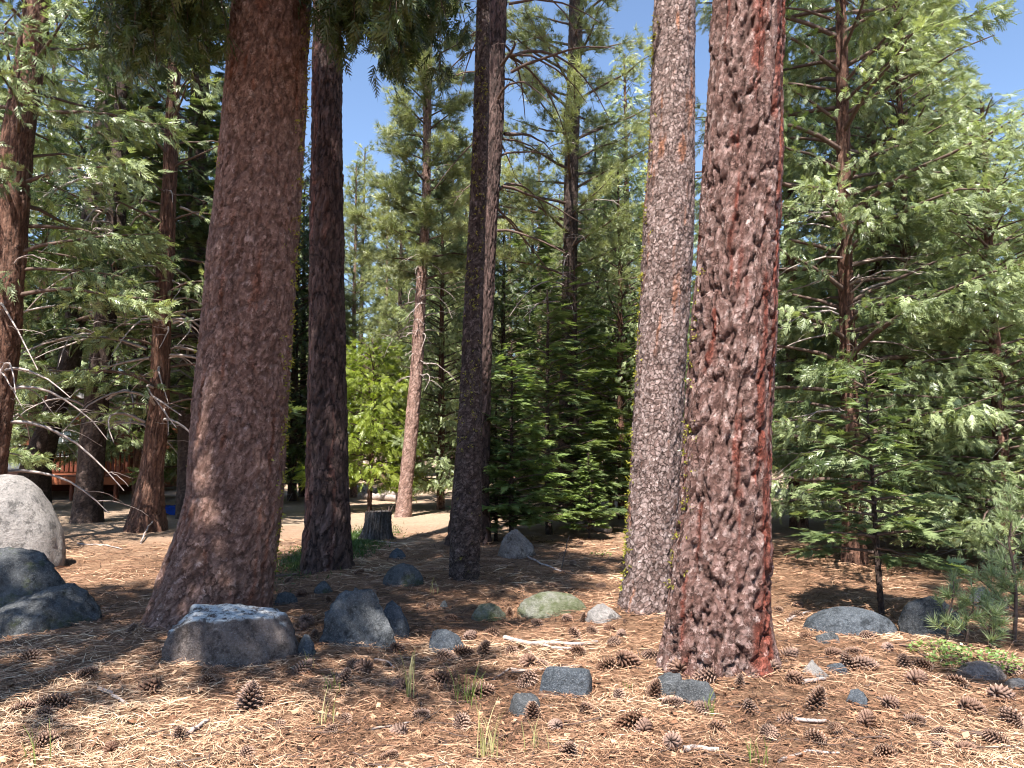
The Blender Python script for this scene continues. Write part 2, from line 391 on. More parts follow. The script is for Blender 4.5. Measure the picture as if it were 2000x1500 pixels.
def prof_from_px(rows, Y, H, z0=-.06, lean=0.0, rtop=.08):
    """rows of (y_px, left_px, right_px) at the depth Y -> world profile up to height H"""
    out = []
    for (py, xl, xr) in sorted(rows, key=lambda r: -r[0]):
        a, b = at(xl, py, Y), at(xr, py, Y)
        out.append([a[2], (a[0] + b[0]) / 2, Y, (b[0] - a[0]) / 2])
    out = np.array(out)
    first = out[0].copy(); gb = float(gz(first[1], Y)) + z0
    if first[0] > gb: first[0] = gb; out = np.vstack([first, out])
    else: out[0, 0] = gb
    out = out[np.argsort(out[:, 0])]
    s = (out[-1, 1] - out[-3, 1]) / (out[-1, 0] - out[-3, 0]) * .35
    zt, xt, rt = out[-1, 0], out[-1, 1], out[-1, 3]
    if H > zt:
        for k in np.linspace(0, 1, 6)[1:]:
            out = np.vstack([out, [zt + (H - zt) * k, xt + s * (H - zt) * k * (1 - .4 * k), Y, rt + (rtop - rt) * k]])
    return out

# ------------------------------------------------------------------ foliage
def kite(p, d, n, L, W):
    s = np.cross(n, d); s /= np.linalg.norm(s) + 1e-9
    return [p, p + d * L * .45 + s * W / 2, p + d * L, p + d * L * .45 - s * W / 2]

def dart(p, d, n, L, W):
    s = np.cross(n, d); s /= np.linalg.norm(s) + 1e-9
    return [p + d * L * .12 - s * W * .62, p + d * L * .12 + s * W * .62, p + d * L * 1.04]

def spray_template(kind, r):
    V = []
    if kind == 'cedar':
        for i in range(12):
            x = .02 + .021 * i; sd = 1 if i % 2 else -1
            p = np.array([x, 0, -.9 * x * x]); a = math.radians(38 + r.uniform(-10, 10))
            d = np.array([math.cos(a), sd * math.sin(a), -.25 + r.uniform(-.2, .2)]); d /= np.linalg.norm(d)
            tw = r.uniform(-.7, .7); n = np.array([0, math.sin(tw), math.cos(tw)])
            V += dart(p, d, n, .135 * (1 - i / 17), .019)
        V += dart(np.array([.0, 0, 0]), np.array([1, 0, -.25]), np.array([0, 0, 1.]), .33, .016)
    elif kind == 'fir':
        for i in range(7):
            for sd in (-1, 1):
                x = .03 + .04 * i; a = math.radians(52 + r.uniform(-6, 6))
                p = np.array([x, 0, -.1 * x]); d = np.array([math.cos(a), sd * math.sin(a), r.uniform(-.12, .12)]); d /= np.linalg.norm(d)
                tw = r.uniform(-.5, .5); n = np.array([0, math.sin(tw), math.cos(tw)])
                V += dart(p, d, n, .155 * (1 - i / 9.5), .034)
        V += dart(np.zeros(3), np.array([1, 0, -.1]), np.array([0, 0, 1.]), .40, .03)
    return np.array(V).reshape(-1, 3, 3)

def tuft_template(r, n=34, L=.19, wd=.0095, spread=(15, 85)):
    V = []
    for i in range(n):
        po = math.radians(r.uniform(*spread)); az = r.uniform(0, 2 * math.pi)
        d = np.array([math.cos(po), math.sin(po) * math.cos(az), math.sin(po) * math.sin(az)])
        s = np.cross(d, r.normal(size=3)); s /= np.linalg.norm(s)
        p = np.array([r.uniform(-.05, .03), 0, 0]); l = L * r.uniform(.75, 1.1)
        V.append([p - s * wd / 2, p + s * wd / 2, p + d * l + np.array([0, 0, -.012])])
    return np.array(V)

RT = np.random.default_rng(3)
SPR = {'cedar': [spray_template('cedar', RT) for _ in range(3)], 'fir': [spray_template('fir', RT) for _ in range(3)],
       'pine': [tuft_template(RT) for _ in range(3)]}

def norm(a): return a / (np.linalg.norm(a, axis=-1, keepdims=True) + 1e-9)

def place(kind, P, D, Nn, S, tint):
    """copies of the spray template at P, pointing along D with up Nn, size S -> mesh"""
    D = norm(D); B = norm(np.cross(Nn, D)); U = np.cross(D, B)
    VV, ii, tt = [], [], []; base = 0
    which = np.arange(len(P)) % 3
    for k in range(3):
        t = SPR[kind][k]; m = which == k; n = m.sum()
        if not n: continue
        tv = t.reshape(-1, 3)
        W = P[m][:, None, :] + S[m][:, None, None] * (tv[None, :, 0:1] * D[m][:, None, :] + tv[None, :, 1:2] * B[m][:, None, :] + tv[None, :, 2:3] * U[m][:, None, :])
        VV.append(W.reshape(-1, 3)); ii.append(np.arange(n * len(tv)).reshape(-1, t.shape[1]) + base); base += n * len(tv)
        tt.append(np.repeat(tint[m], len(tv)))
    V, T = np.concatenate(VV), np.concatenate(tt); I = np.concatenate(ii)
    return np_mesh('foliage', V, I if I.shape[1] == 4 else None, I if I.shape[1] == 3 else None, {'tint': T})

def crown(kind, ax, z0, z1, rad, nb, dens, seed, size=1.0, azw=None, droop=None, whorl=False, inner=.25, bare=0.0, gap=.0, minlen=.15):
    """ax(z)->(x,y) of the stem; rad(t, az)->branch length; returns branch mesh and foliage mesh"""
    r = np.random.default_rng(seed)
    t = (np.arange(nb) + r.uniform(0, 1, nb)) / nb
    if whorl: t = np.round(t * nb / 5) / (nb / 5)
    t = np.clip(t, 0, 1); z = z0 + (z1 - z0) * t
    az = (np.arange(nb) * 2.39996 + r.normal(0, .35, nb)) if azw is None else azw(r, nb)
    L = np.array([max(minlen, rad(a, b)) for a, b in zip(t, az)]) * r.uniform(.68, 1.12, nb)
    K = 6; s = np.linspace(0, 1, K)
    up0 = {'cedar': .28, 'fir': .12, 'pine': .30}[kind]; dr = {'cedar': .42, 'fir': .24, 'pine': .22}[kind]
    if droop is not None: up0, dr = droop
    up = up0 + r.normal(0, .10, nb) + (.5 * t if kind != 'fir' else .45 * t); dr = dr * (1 - .6 * t) + r.normal(0, .05, nb)
    xy = np.array([ax(q) for q in z])
    dirx, diry = np.cos(az), np.sin(az)
    bend = r.normal(0, .13, nb)
    def pt(i, q):
        l = L[i]
        return np.stack([xy[i, 0] + l * q * (dirx[i] - bend[i] * q * diry[i]), xy[i, 1] + l * q * (diry[i] + bend[i] * q * dirx[i]), z[i] + l * (up[i] * q - dr[i] * q * q + .12 * q ** 3)], -1)
    I = np.repeat(np.arange(nb), K); P = pt(I, np.tile(s, nb)).reshape(nb, K, 3)
    P += r.normal(0, .02, P.shape) * L[:, None, None] * s[None, :, None]
    Rr = (.010 + .013 * L)[:, None] * (1 - .82 * s[None, :])
    bv, bq = tubes(P, Rr, 5)
    # foliage
    cnt = np.maximum(1, (dens * (L ** 1.45)).astype(int))
    live = r.uniform(0, 1, nb) > bare
    cnt = cnt * live
    i = np.repeat(np.arange(nb), cnt); n = len(i)
    q = inner + (1 - inner) * r.uniform(0, 1, n) ** .8
    p = pt(i, q)
    hd = np.stack([dirx[i], diry[i], np.zeros(n)], -1); sd = np.stack([-diry[i], dirx[i], np.zeros(n)], -1)
    side = r.choice([-1, 1], n)
    if kind == 'pine':
        off = r.normal(0, .13, (n, 3)) * np.minimum(1, .5 + L[i] * .3)[:, None]; p = p + off
        d = hd * .8 + sd * (side * r.uniform(0, .8, n))[:, None] + np.stack([np.zeros(n)] * 2 + [r.uniform(-.1, .9, n)], -1)
        nn = r.normal(0, 1, (n, 3)); sz = r.uniform(.8, 1.25, n)
    else:
        lat = r.uniform(0, 1, n) ** 1.2 * (.10 + .30 * L[i] * (1.12 - q)) * side
        down = (.28 if kind == 'cedar' else .06) * np.abs(lat) + r.uniform(0, .10 if kind == 'cedar' else .03, n)
        p = p + sd * lat[:, None] + hd * (np.abs(lat) * .5)[:, None]; p[:, 2] -= down; p = p + r.normal(0, .07 if kind == 'cedar' else .02, (n, 3))
        vz = r.uniform(-1.1, .55, n) if kind == 'cedar' else r.uniform(-.22, .18, n)
        d = hd * r.uniform(.35, 1.0, n)[:, None] + sd * (side * r.uniform(.1, .9, n))[:, None]; d[:, 2] = vz
        nn = np.array([0, 0, 1.]) + r.normal(0, .95 if kind == 'cedar' else .2, (n, 3)); sz = r.uniform(.7, 1.3, n)
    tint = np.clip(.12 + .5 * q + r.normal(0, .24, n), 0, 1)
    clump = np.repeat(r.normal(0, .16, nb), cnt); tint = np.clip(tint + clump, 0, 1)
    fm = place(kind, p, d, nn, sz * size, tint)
    return np_mesh('branches', bv, bq), fm

def dead_twigs(ax, z0, z1, n, seed, L=(.3, 1.1), azc=None, r0=.007, curl=1.0, droop=.5, single=False):
    r = np.random.default_rng(seed); K = 8; s = np.linspace(0, 1, K); P, R = [], []
    for k in range(n):
        z = r.uniform(z0, z1); az = r.uniform(0, 6.283) if azc is None else r.normal(azc, .8)
        l = r.uniform(*L); x, y = ax(z); c = r.normal(0, .7) * curl; u = r.uniform(-.2, .6)
        a = az + c * s
        q = np.stack([x + np.cumsum(np.cos(a)) * l / K, y + np.cumsum(np.sin(a)) * l / K, z + l * (u * s - (u * .6 + droop) * s * s * r.uniform(.4, 1.3)) + r.normal(0, .012, K)], -1)
        P.append([q]); R.append([(r0 + r0 * l) * (1 - .75 * s)])
        for j in range(r.integers(1, 4)):
            b = r.integers(2, K - 1); aa = a[b] + r.choice([-1, 1]) * r.uniform(.5, 1.2); l2 = l * r.uniform(.2, .5)
            P[-1].append(np.stack([q[b, 0] + np.cos(aa) * l2 * s, q[b, 1] + np.sin(aa) * l2 * s, q[b, 2] - l2 * droop * r.uniform(-.3, 1) * s * s + r.normal(0, .008, K)], -1)); R[-1].append(r0 * .6 * (1 - .6 * s))
    return [np_mesh('dead_branch', *tubes(np.array(p), np.array(q), 4)) for p, q in zip(P, R)] if single else np_mesh('dead_branches', *tubes(np.array([c for p in P for c in p]), np.array([c for q in R for c in q]), 4))

def interp_axis(prof):
    return lambda z: (float(np.interp(z, prof[:, 0], prof[:, 1])), float(np.interp(z, prof[:, 0], prof[:, 2])))

def shift(me, loc):
    me.transform(__import__('mathutils').Matrix.Translation((-loc[0], -loc[1], -loc[2]))); return me

def lichen_mesh(prof, n, zlo, zhi, angs, seed, sz=.03):
    r = np.random.default_rng(seed); V = []
    for k in range(n):
        z = r.uniform(zlo, zhi); a = r.choice(angs) + r.normal(0, .22)
        x, y, rad = [np.interp(z, prof[:, 0], prof[:, c]) for c in (1, 2, 3)]
        c0 = np.array([x + rad * .985 * math.cos(a), y + rad * .985 * math.sin(a), z]); o = np.array([math.cos(a), math.sin(a), -.1])
        for j in range(7):
            d = norm(o + r.normal(0, .8, 3)); V.append(kite(c0 + r.normal(0, sz * .5, 3), d, norm(r.normal(0, 1, 3)), sz * r.uniform(.6, 1.5), sz * .5))
    V = np.array(V).reshape(-1, 3)
    return np_mesh('lichen', V, np.arange(len(V)).reshape(-1, 4), attrs={'tint': np.repeat(r.uniform(0, 1, len(V) // 28), 28)})

def big_tree(name, label, cat, rows, Y, H, style, mat, res, seed, crown_kw=None, leaf=None, flare=.3, streak=None, group=None, lichen=None, dead=None, fine_top=None):
    prof = prof_from_px(rows, Y, H); res *= 1.65
    loc = (prof[0, 1], Y, prof[0, 0])
    e = empty(name, loc); tag(e, label, cat, group)
    ft = fine_top if fine_top else min(H, CAM_H + Y * .62 + .2)
    add('trunk', shift(trunk_mesh(prof, style, res, ft, seed, flare, streak), loc), M[mat], e)
    ax = interp_axis(prof)
    for kw in (crown_kw or []):
        bm_, fm = crown(ax=ax, seed=seed + 70, **kw)
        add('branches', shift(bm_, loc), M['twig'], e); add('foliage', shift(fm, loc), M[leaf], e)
    for d in (dead or []):
        for dm in dead_twigs(ax, single=True, **d): add('dead_branch', shift(dm, loc), M['twig' if d.get('seed') in (9, 19) else 'dead_twig'], e)
    if lichen:
        o = add('lichen', shift(lichen_mesh(prof, **lichen), loc), M['lichen'], e); o['kind'] = 'stuff'
    return e, prof

PI = math.pi
# the big pine on the left; its low limbs hang over the glade and shade it
def t1rad(t, az):
    toward = max(0, -math.sin(az)); right = max(0, math.cos(az)); left = max(0, -math.cos(az))
    back = max(0, math.sin(az))
    return (1.3 + 2.4 * toward ** 1.5 + 1.0 * right + .7 * left - .5 * back) * (1 - .6 * t) + .25
T1 = big_tree('pine_tree', 'massive reddish brown pine trunk behind the flat topped boulder', 'tree',
         [(0, 455, 607), (250, 436, 592), (500, 411, 577), (750, 386, 562), (950, 371, 551), (1050, 345, 542), (1150, 315, 531), (1212, 293, 526)], 7.3, 19, 'plate', 'bark_brown', .0115, 1,
         [dict(kind='cedar', z0=8.4, z1=11.2, rad=t1rad, nb=56, dens=15, size=1.9, droop=(.12, .3))], 'cedar_dark', flare=.42, streak=(-1.9, .5, -.13, .04),
         lichen=dict(n=260, zlo=.5, zhi=6.2, angs=[0.0, .1, -.1, .12, PI], seed=4, sz=.03))
def hanging(e, prof, tips, seed):
    loc = e.location; ax = interp_axis(prof)
    for k, (px, Yt, zt, drop) in enumerate(tips):
        r = np.random.default_rng(seed + k); x = (px - 1000) / F * Yt
        x0_, y0_ = ax(6.9); a = np.array([x0_, y0_, 6.95 + r.uniform(0, .5)]); b = np.array([x, Yt, zt]); s = np.linspace(0, 1, 8)[:, None]
        main = a + (b - a) * s + np.array([0, 0, .5]) * (s * (1 - s)); P, Rr = [main], [.035 * (1 - .75 * s[:, 0])]; pos, dr = [], []
        for j in range(9):
            q = r.uniform(.72, 1); c = np.array([np.interp(q, s[:, 0], main[:, i]) for i in range(3)]); L = drop * r.uniform(.45, 1.05)
            h = np.stack([c[0] + r.normal(0, .22) * s[:, 0] ** .7, c[1] + r.normal(0, .25) * s[:, 0] ** .7, c[2] - L * s[:, 0] ** 1.15], -1); P.append(h); Rr.append(.008 * (1 - .7 * s[:, 0]))
            m_ = int(55 * L); u = r.uniform(.05, 1, m_); hp = np.stack([np.interp(u, s[:, 0], h[:, i]) for i in range(3)], -1)
            pos.append(hp + r.normal(0, .05, (m_, 3))); d = r.normal(0, .45, (m_, 3)); d[:, 2] -= .8; dr.append(d)
        br = add('hanging_branch', shift(np_mesh('hanging_branch', *tubes(np.array(P), np.array(Rr), 5)), loc), M['twig'], e)
        pos, dr = np.concatenate(pos), np.concatenate(dr); n = len(pos)
        f = place('cedar', pos, dr, r.normal(0, 1, (n, 3)), r.uniform(.5, .95, n), np.clip(r.normal(.4, .25, n), 0, 1))
        add('foliage', shift(f, loc), M['cedar_dark'], br)
hanging(T1[0], T1[1], [(680, 6.6, 6.2, 1.3), (715, 6.3, 5.9, 1.0), (820, 6.8, 6.2, 1.15), (860, 7.2, 6.5, 1.2), (775, 6.0, 5.6, .8), (640, 7.0, 6.2, .7), (290, 6.6, 6.1, 1.2), (235, 6.9, 6.3, 1.3), (180, 6.2, 5.8, 1.1), (330, 7.6, 6.7, 1.2)], 300)
# second trunk
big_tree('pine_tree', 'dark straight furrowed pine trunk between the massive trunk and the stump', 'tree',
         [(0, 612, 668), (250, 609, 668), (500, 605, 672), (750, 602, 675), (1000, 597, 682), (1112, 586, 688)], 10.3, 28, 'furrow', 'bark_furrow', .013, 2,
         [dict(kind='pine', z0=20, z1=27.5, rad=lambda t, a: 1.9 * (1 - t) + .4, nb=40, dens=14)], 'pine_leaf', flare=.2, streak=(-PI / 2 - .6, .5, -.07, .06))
# leaning pair in the middle
big_tree('pine_tree', 'slim dark lichen spotted pine trunk leaning in front of a thicker one', 'tree',
         [(0, 931, 958), (250, 924, 955), (500, 912, 946), (750, 898, 941), (1000, 884, 941), (1142, 876, 936)], 9.35, 20, 'scaly', 'bark_mossy', .0125, 3,
         [dict(kind='pine', z0=14, z1=20, rad=lambda t, a: 1.3 * (1 - t) + .3, nb=56, dens=22)], 'pine_leaf', flare=.12,
         lichen=dict(n=170, zlo=1.6, zhi=6.4, angs=[-PI / 2 - .5, -PI / 2 + .4, -PI / 2, PI], seed=14, sz=.022))
P3 = big_tree('pine_tree', 'thicker pale edged pine trunk with bare dead limbs behind the slim leaning one', 'tree',
         [(0, 950, 990), (250, 945, 983), (500, 936, 968), (750, 905, 959), (1000, 880, 955), (1062, 870, 962)], 13.0, 24, 'furrow', 'bark_furrow', .016, 4,
         [dict(kind='pine', z0=15, z1=24, rad=lambda t, a: 2.0 * (1 - t) + .4, nb=44, dens=14)], 'pine_leaf', flare=.2,
         dead=[dict(z0=5.2, z1=10.5, n=24, seed=9, L=(.8, 2.4), azc=0.0, r0=.011, droop=.45), dict(z0=3.5, z1=10, n=12, seed=19, L=(.5, 1.4), azc=PI, r0=.010, droop=.7)])[1]
# the pair on the right
big_tree('pine_tree', 'pinkish grey scaly pine trunk leaning close behind the thick red one', 'tree',
         [(0, 1278, 1358), (250, 1268, 1357), (500, 1254, 1352), (750, 1240, 1336), (1000, 1226, 1326), (1130, 1217, 1318), (1208, 1206, 1312)], 7.45, 25, 'scaly', 'bark_scaly', .0115, 5,
         [dict(kind='pine', z0=15, z1=25, rad=lambda t, a: 1.8 * (1 - t) + .4, nb=44, dens=14)], 'pine_leaf', flare=.35, streak=(-1.0, .4, -.15, .05),
         lichen=dict(n=200, zlo=.3, zhi=6, angs=[PI, PI - .2, PI + .15], seed=24, sz=.024))
big_tree('pine_tree', 'thick red streaked pine trunk flaring beside scattered cones and small rocks', 'tree',
         [(0, 1392, 1530), (250, 1380, 1527), (500, 1362, 1518), (750, 1345, 1507), (1000, 1325, 1502), (1150, 1306, 1502), (1240, 1296, 1503), (1312, 1286, 1508)], 5.75, 26, 'big', 'bark_red', .0095, 6,
         [dict(kind='pine', z0=15.5, z1=26, rad=lambda t, a: 1.9 * (1 - t) + .4, nb=46, dens=14)], 'pine_leaf', flare=.40, streak=(-.80, .58, -.10, .26),
         lichen=dict(n=60, zlo=.6, zhi=3, angs=[PI, PI + .15], seed=25, sz=.02))
# trees behind on the left
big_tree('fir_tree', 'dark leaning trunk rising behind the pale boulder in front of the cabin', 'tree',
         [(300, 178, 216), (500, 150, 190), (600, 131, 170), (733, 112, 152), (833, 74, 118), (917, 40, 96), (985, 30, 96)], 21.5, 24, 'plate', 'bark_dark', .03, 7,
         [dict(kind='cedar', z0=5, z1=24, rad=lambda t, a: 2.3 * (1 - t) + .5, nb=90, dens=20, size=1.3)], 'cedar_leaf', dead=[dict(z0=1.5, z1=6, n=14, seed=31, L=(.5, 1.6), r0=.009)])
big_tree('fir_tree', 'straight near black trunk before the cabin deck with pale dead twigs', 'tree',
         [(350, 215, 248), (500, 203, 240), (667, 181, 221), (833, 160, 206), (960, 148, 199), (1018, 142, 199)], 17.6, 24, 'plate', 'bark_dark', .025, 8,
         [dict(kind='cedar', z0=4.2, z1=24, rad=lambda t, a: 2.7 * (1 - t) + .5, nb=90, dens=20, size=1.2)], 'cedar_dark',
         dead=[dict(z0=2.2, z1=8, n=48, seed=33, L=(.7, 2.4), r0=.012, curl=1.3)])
big_tree('cedar_tree', 'shaggy leaning cedar trunk beside the massive pine and the blue tarp', 'tree',
         [(350, 318, 345), (500, 308, 340), (650, 298, 332), (800, 291, 331), (920, 274, 318), (1000, 255, 320), (1032, 246, 324)], 16.0, 18, 'fiber', 'bark_cedar', .02, 9,
         [dict(kind='cedar', z0=2.3, z1=18, rad=lambda t, a: 2.0 * (1 - t) + .4, nb=80, dens=16, size=1.1, bare=.25)], 'cedar_leaf',
         dead=[dict(z0=1.8, z1=7, n=48, seed=35, L=(.7, 2.2), r0=.011, curl=1.6)])
big_tree('cedar_tree', 'red shaggy cedar trunk with sunlit sprays beyond the pale boulder', 'tree',
         [(50, 45, 92), (300, 2, 60), (650, -25, 38), (1000, -70, 0)], 13.0, 17, 'fiber', 'bark_cedar', .018, 10,
         [dict(kind='cedar', z0=4.1, z1=16.5, rad=lambda t, a: 2.5 * (1 - t) + .5, nb=80, dens=34, size=.95)], 'cedar_leaf',
         dead=[dict(z0=1.2, z1=5, n=26, seed=36, L=(.7, 2.2), r0=.0105)])
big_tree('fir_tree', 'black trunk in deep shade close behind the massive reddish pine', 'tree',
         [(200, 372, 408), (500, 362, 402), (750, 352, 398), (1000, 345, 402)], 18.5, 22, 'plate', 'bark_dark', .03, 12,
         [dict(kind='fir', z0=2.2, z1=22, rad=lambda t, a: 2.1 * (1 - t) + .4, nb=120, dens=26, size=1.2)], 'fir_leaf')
# sunlit leaning pine beyond the stump
big_tree('pine_tree', 'slender sunlit pink pine trunk leaning beyond the stump', 'tree',
         [(0, 829, 845), (400, 824, 841), (560, 812, 833), (700, 803, 828), (850, 789, 816), (950, 779, 806), (1008, 770, 804)], 19.0, 21, 'plate', 'bark_pink', .024, 13,
         [dict(kind='pine', z0=5.8, z1=21, rad=lambda t, a: 1.45 * (1 - t) ** .8 + .35, nb=125, dens=40)], 'pine_leaf',
         dead=[dict(z0=3.2, z1=6.4, n=44, seed=41, L=(.3, 1.0), r0=.010, curl=1.6, droop=.6)])
big_tree('pine_tree', 'tall dark pine with tufted crown behind the young firs', 'tree',
         [(0, 1112, 1140), (300, 1103, 1130), (500, 1099, 1128), (700, 1094, 1126), (1015, 1086, 1128)], 17.8, 22, 'plate', 'bark_dark', .024, 15,
         [dict(kind='pine', z0=5.4, z1=22, rad=lambda t, a: 2.3 * (1 - t) ** .8 + .4, nb=100, dens=20)], 'pine_leaf',
         dead=[dict(z0=3.0, z1=9, n=30, seed=43, L=(.5, 1.6), r0=.009)])
# cedar on the right
def c1rad(t, az): return 2.6 * (1 - t) ** .62 * (1.0 if t > .12 else .8) + .3
big_tree('cedar_tree', 'tall cedar with open spreading branches and reddish stem right of the red trunk', 'tree',
         [(0, 1632, 1652), (300, 1634, 1660), (500, 1637, 1664), (700, 1641, 1672), (900, 1645, 1682), (1105, 1645, 1694)], 11.2, 17, 'fiber', 'bark_cedar', .016, 16,
         [dict(kind='cedar', z0=.7, z1=16.8, rad=c1rad, nb=165, dens=52, size=.68, bare=.1, inner=.25)], 'cedar_leaf',
         dead=[dict(z0=1.2, z1=5.5, n=46, seed=45, L=(.4, 1.7), r0=.008, curl=1.3, droop=.3)])

# ------------------------------------------------------------------ trees of a kind: prototypes and copies
def proto(name, kind, H, z0, rad, nb, dens, seed, r, leaf, bark='bark_dark', size=1.0, dead=0, bare=0.0, style='plate', droop=None, inner=.25):
    e = empty(name); rr = np.random.default_rng(seed)
    zz = np.linspace(-.1, H, 9); wx = np.cumsum(rr.normal(0, .018 * H / 9, 9)); wx -= wx[0]
    prof = np.stack([zz, wx, wx[::-1] * .4 - wx[-1] * .4, r * (1 - .9 * np.clip(zz / H, 0, 1)) + .012], -1)
    add('trunk', trunk_mesh(prof, style, max(.022, r / 5), min(H, 9), seed, .15), M[bark], e)
    b, f = crown(kind, interp_axis(prof), z0, H, rad, nb, dens, seed, size, bare=bare, droop=droop, inner=inner)
    add('branches', b, M['twig'], e); add('foliage', f, M[leaf], e)
    if dead: add('dead_branches', dead_twigs(interp_axis(prof), z0 * .3, z0 + (H - z0) * .3, dead, seed, L=(.4, 1.4), r0=.008), M['dead_twig'], e)['kind'] = 'stuff'
    return e
PROTO_USED = {}
def put(pr, x, y, rz, s, label, cat, group, sz=None):
    key = pr.name
    if key not in PROTO_USED:
        PROTO_USED[key] = 1; e = pr
    else:
        e = pr.copy(); COL.objects.link(e)
        for ch in list(pr.children):
            c = ch.copy(); COL.objects.link(c); c.parent = e
    e.location = (x, y, float(gz(x, y))); e.rotation_euler = (0, 0, rz); e.scale = (s, s, sz or s)
    tag(e, label, cat, group); return e
def putpx(pr, px, Y, rz, s, *a, **k): return put(pr, (px - 1000) / F * Y * .99, Y, rz, s, *a, **k)

cedarB = proto('cedar_tree', 'cedar', 9.5, .45, lambda t, a: 1.9 * (1 - t) ** .7 + .2, 150, 50, 51, .12, 'cedar_leaf', 'bark_cedar', .66, 12, .03, 'fiber')
cedarC = proto('cedar_tree', 'cedar', 17, 1.6, lambda t, a: 2.3 * (1 - t) ** .8 + .3, 170, 30, 52, .2, 'cedar_leaf', 'bark_cedar', 1.1, 16, .06, 'fiber')
cedarD = proto('cedar_tree', 'cedar', 13, .8, lambda t, a: 2.1 * (1 - t) ** .7 + .3, 170, 22, 53, .16, 'cedar_dark', 'bark_dark', 1.2, 14, .06, 'fiber')
cedarL = proto('young_cedar', 'cedar', 3.6, .55, lambda t, a: 1.15 * (1 - t) ** .6 + .18, 90, 60, 54, .05, 'cedar_light', 'bark_cedar', .75, 0, 0, 'fiber')
firA = proto('young_fir', 'fir', 5.2, .5, lambda t, a: 1.35 * (1 - t) ** .9 + .1, 95, 40, 55, .06, 'fir_young', 'bark_dark', .9, 0, 0)
firD = proto('young_fir', 'fir', 5.6, .4, lambda t, a: 1.4 * (1 - t) ** .9 + .1, 90, 26, 59, .07, 'fir_leaf', 'bark_dark', .95, 0, 0)
firB = proto('fir_tree', 'fir', 13, .9, lambda t, a: 1.9 * (1 - t) ** .9 + .2, 190, 24, 56, .15, 'fir_leaf', 'bark_dark', 1.2, 16, .03)
pineA = proto('pine_tree', 'pine', 20, 5, lambda t, a: 1.9 * (1 - t) ** .7 + .4, 110, 17, 57, .21, 'pine_leaf', 'bark_dark', 1.15, 30)
pineB = proto('pine_tree', 'pine', 16, 3, lambda t, a: 1.6 * (1 - t) ** .7 + .35, 110, 18, 58, .17, 'pine_leaf', 'bark_pink', 1.15, 30)

LB = {'cedarB': 'bushy green cedar with foliage to the ground', 'x': ''}
# named ones of the middle ground
putpx(cedarL, 722, 20.8, .3, 1.25, 'bright yellow green young cedar behind the stump', 'young tree', None)
putpx(firA, 1150, 14.3, 2.0, .30, 'small bright green fir seedling beneath the tall dark pine', 'young tree', None)
putpx(cedarL, 1195, 20.0, 4.0, 1.5, 'light green young cedar beside the leaning grey trunk', 'young tree', None)
putpx(firA, 1000, 13.3, 1.0, .66, 'young fir with layered flat branches behind the middle rock', 'young tree', None)
putpx(firD, 1072, 15.0, 2.5, .85, 'dark young fir beneath the tall dark pine', 'young tree', None)
putpx(firD, 1125, 16.6, 5.0, 1.05, 'dark young fir crowding the stem of the tall dark pine', 'young tree', None)
putpx(firA, 968, 13.6, 4.1, .5, 'thin young fir close to the thicker leaning trunk', 'young tree', None)
putpx(cedarB, 860, 21.5, 1.9, .95, 'bushy cedar in shade right of the pink pine', 'tree', None)
putpx(cedarB, 1215, 18.5, 3.3, .9, 'bushy cedar showing left of the leaning grey trunk', 'tree', None)
putpx(cedarD, 570, 25, .5, .9, 'dark cedar in the gap right of the massive trunk', 'tree', None)
# right-hand cedars
putpx(cedarB, 1960, 10.8, .8, .95, 'sunlit cedar with pale green sprays behind the pine saplings', 'tree', None, sz=.70)
CB = putpx(cedarB, 1790, 13.2, 2.2, 1.0, 'cedar with browned sprays behind the half lit boulder', 'tree', None, sz=1.05)
putpx(cedarC, 1560, 16.5, 1.2, .95, 'tall cedar rising just right of the red trunk', 'tree', None, sz=.85)
putpx(cedarC, 1880, 17, 4.4, .9, 'tall cedar before the pale roofed house', 'tree', None, sz=.55)
putpx(cedarB, 2120, 12.5, 5.2, 1.1, 'broad cedar overhanging the saplings from the side', 'tree', None, sz=.75)
putpx(cedarD, 1700, 21, 3.9, .9, 'dark cedar standing before the pale roofed house', 'tree', None)
dr_ = np.random.default_rng(77); dp = np.concatenate([at(px, py, 12.2)[None] + dr_.normal(0, .09, (14, 3)) for px, py in ((1782, 795), (1800, 805), (1785, 900), (1820, 950), (1600, 935))])
dd = dr_.normal(0, .5, (len(dp), 3)); dd[:, 2] -= .7; dm = place('cedar', dp, dd, dr_.normal(0, 1, dp.shape), dr_.uniform(.5, .85, len(dp)), dr_.uniform(0, 1, len(dp)))
bpy.context.view_layer.update(); dm.transform(CB.matrix_world.inverted()); tag(add('browned_foliage', dm, M['dry_leaf'], CB), 'orange brown dead sprays hanging in the cedar', kind='stuff')
putpx(cedarC, 1730, 14.6, 2.9, .8, 'tall feathery cedar between the open cedar and the half lit boulder', 'tree', None, sz=.95)
putpx(cedarC, 1835, 15.6, 5.5, .8, 'feathery cedar crowded behind the browned cedar', 'tree', None, sz=.78)
# left-hand cedars
putpx(cedarC, 62, 23.6, 4.6, .9, 'cedar spreading over the cabin roof', 'tree', None)
putpx(cedarC, 268, 23.2, 1.1, .85, 'cedar standing before the right end of the cabin', 'tree', None)
putpx(cedarC, 140, 37.0, 2.7, .9, 'tall cedar rising behind the cabin roof', 'tree', None)
putpx(cedarC, -120, 18, 5.7, .9, 'tall cedar past the cabin rail', 'tree', None)
putpx(cedarD, 330, 35, 1.7, 1.0, 'dark cedar behind the cabin corner', 'tree', None)
putpx(cedarD, 420, 24.0, 3.0, 1.0, 'dark cedar hidden behind the massive trunk', 'tree', None)
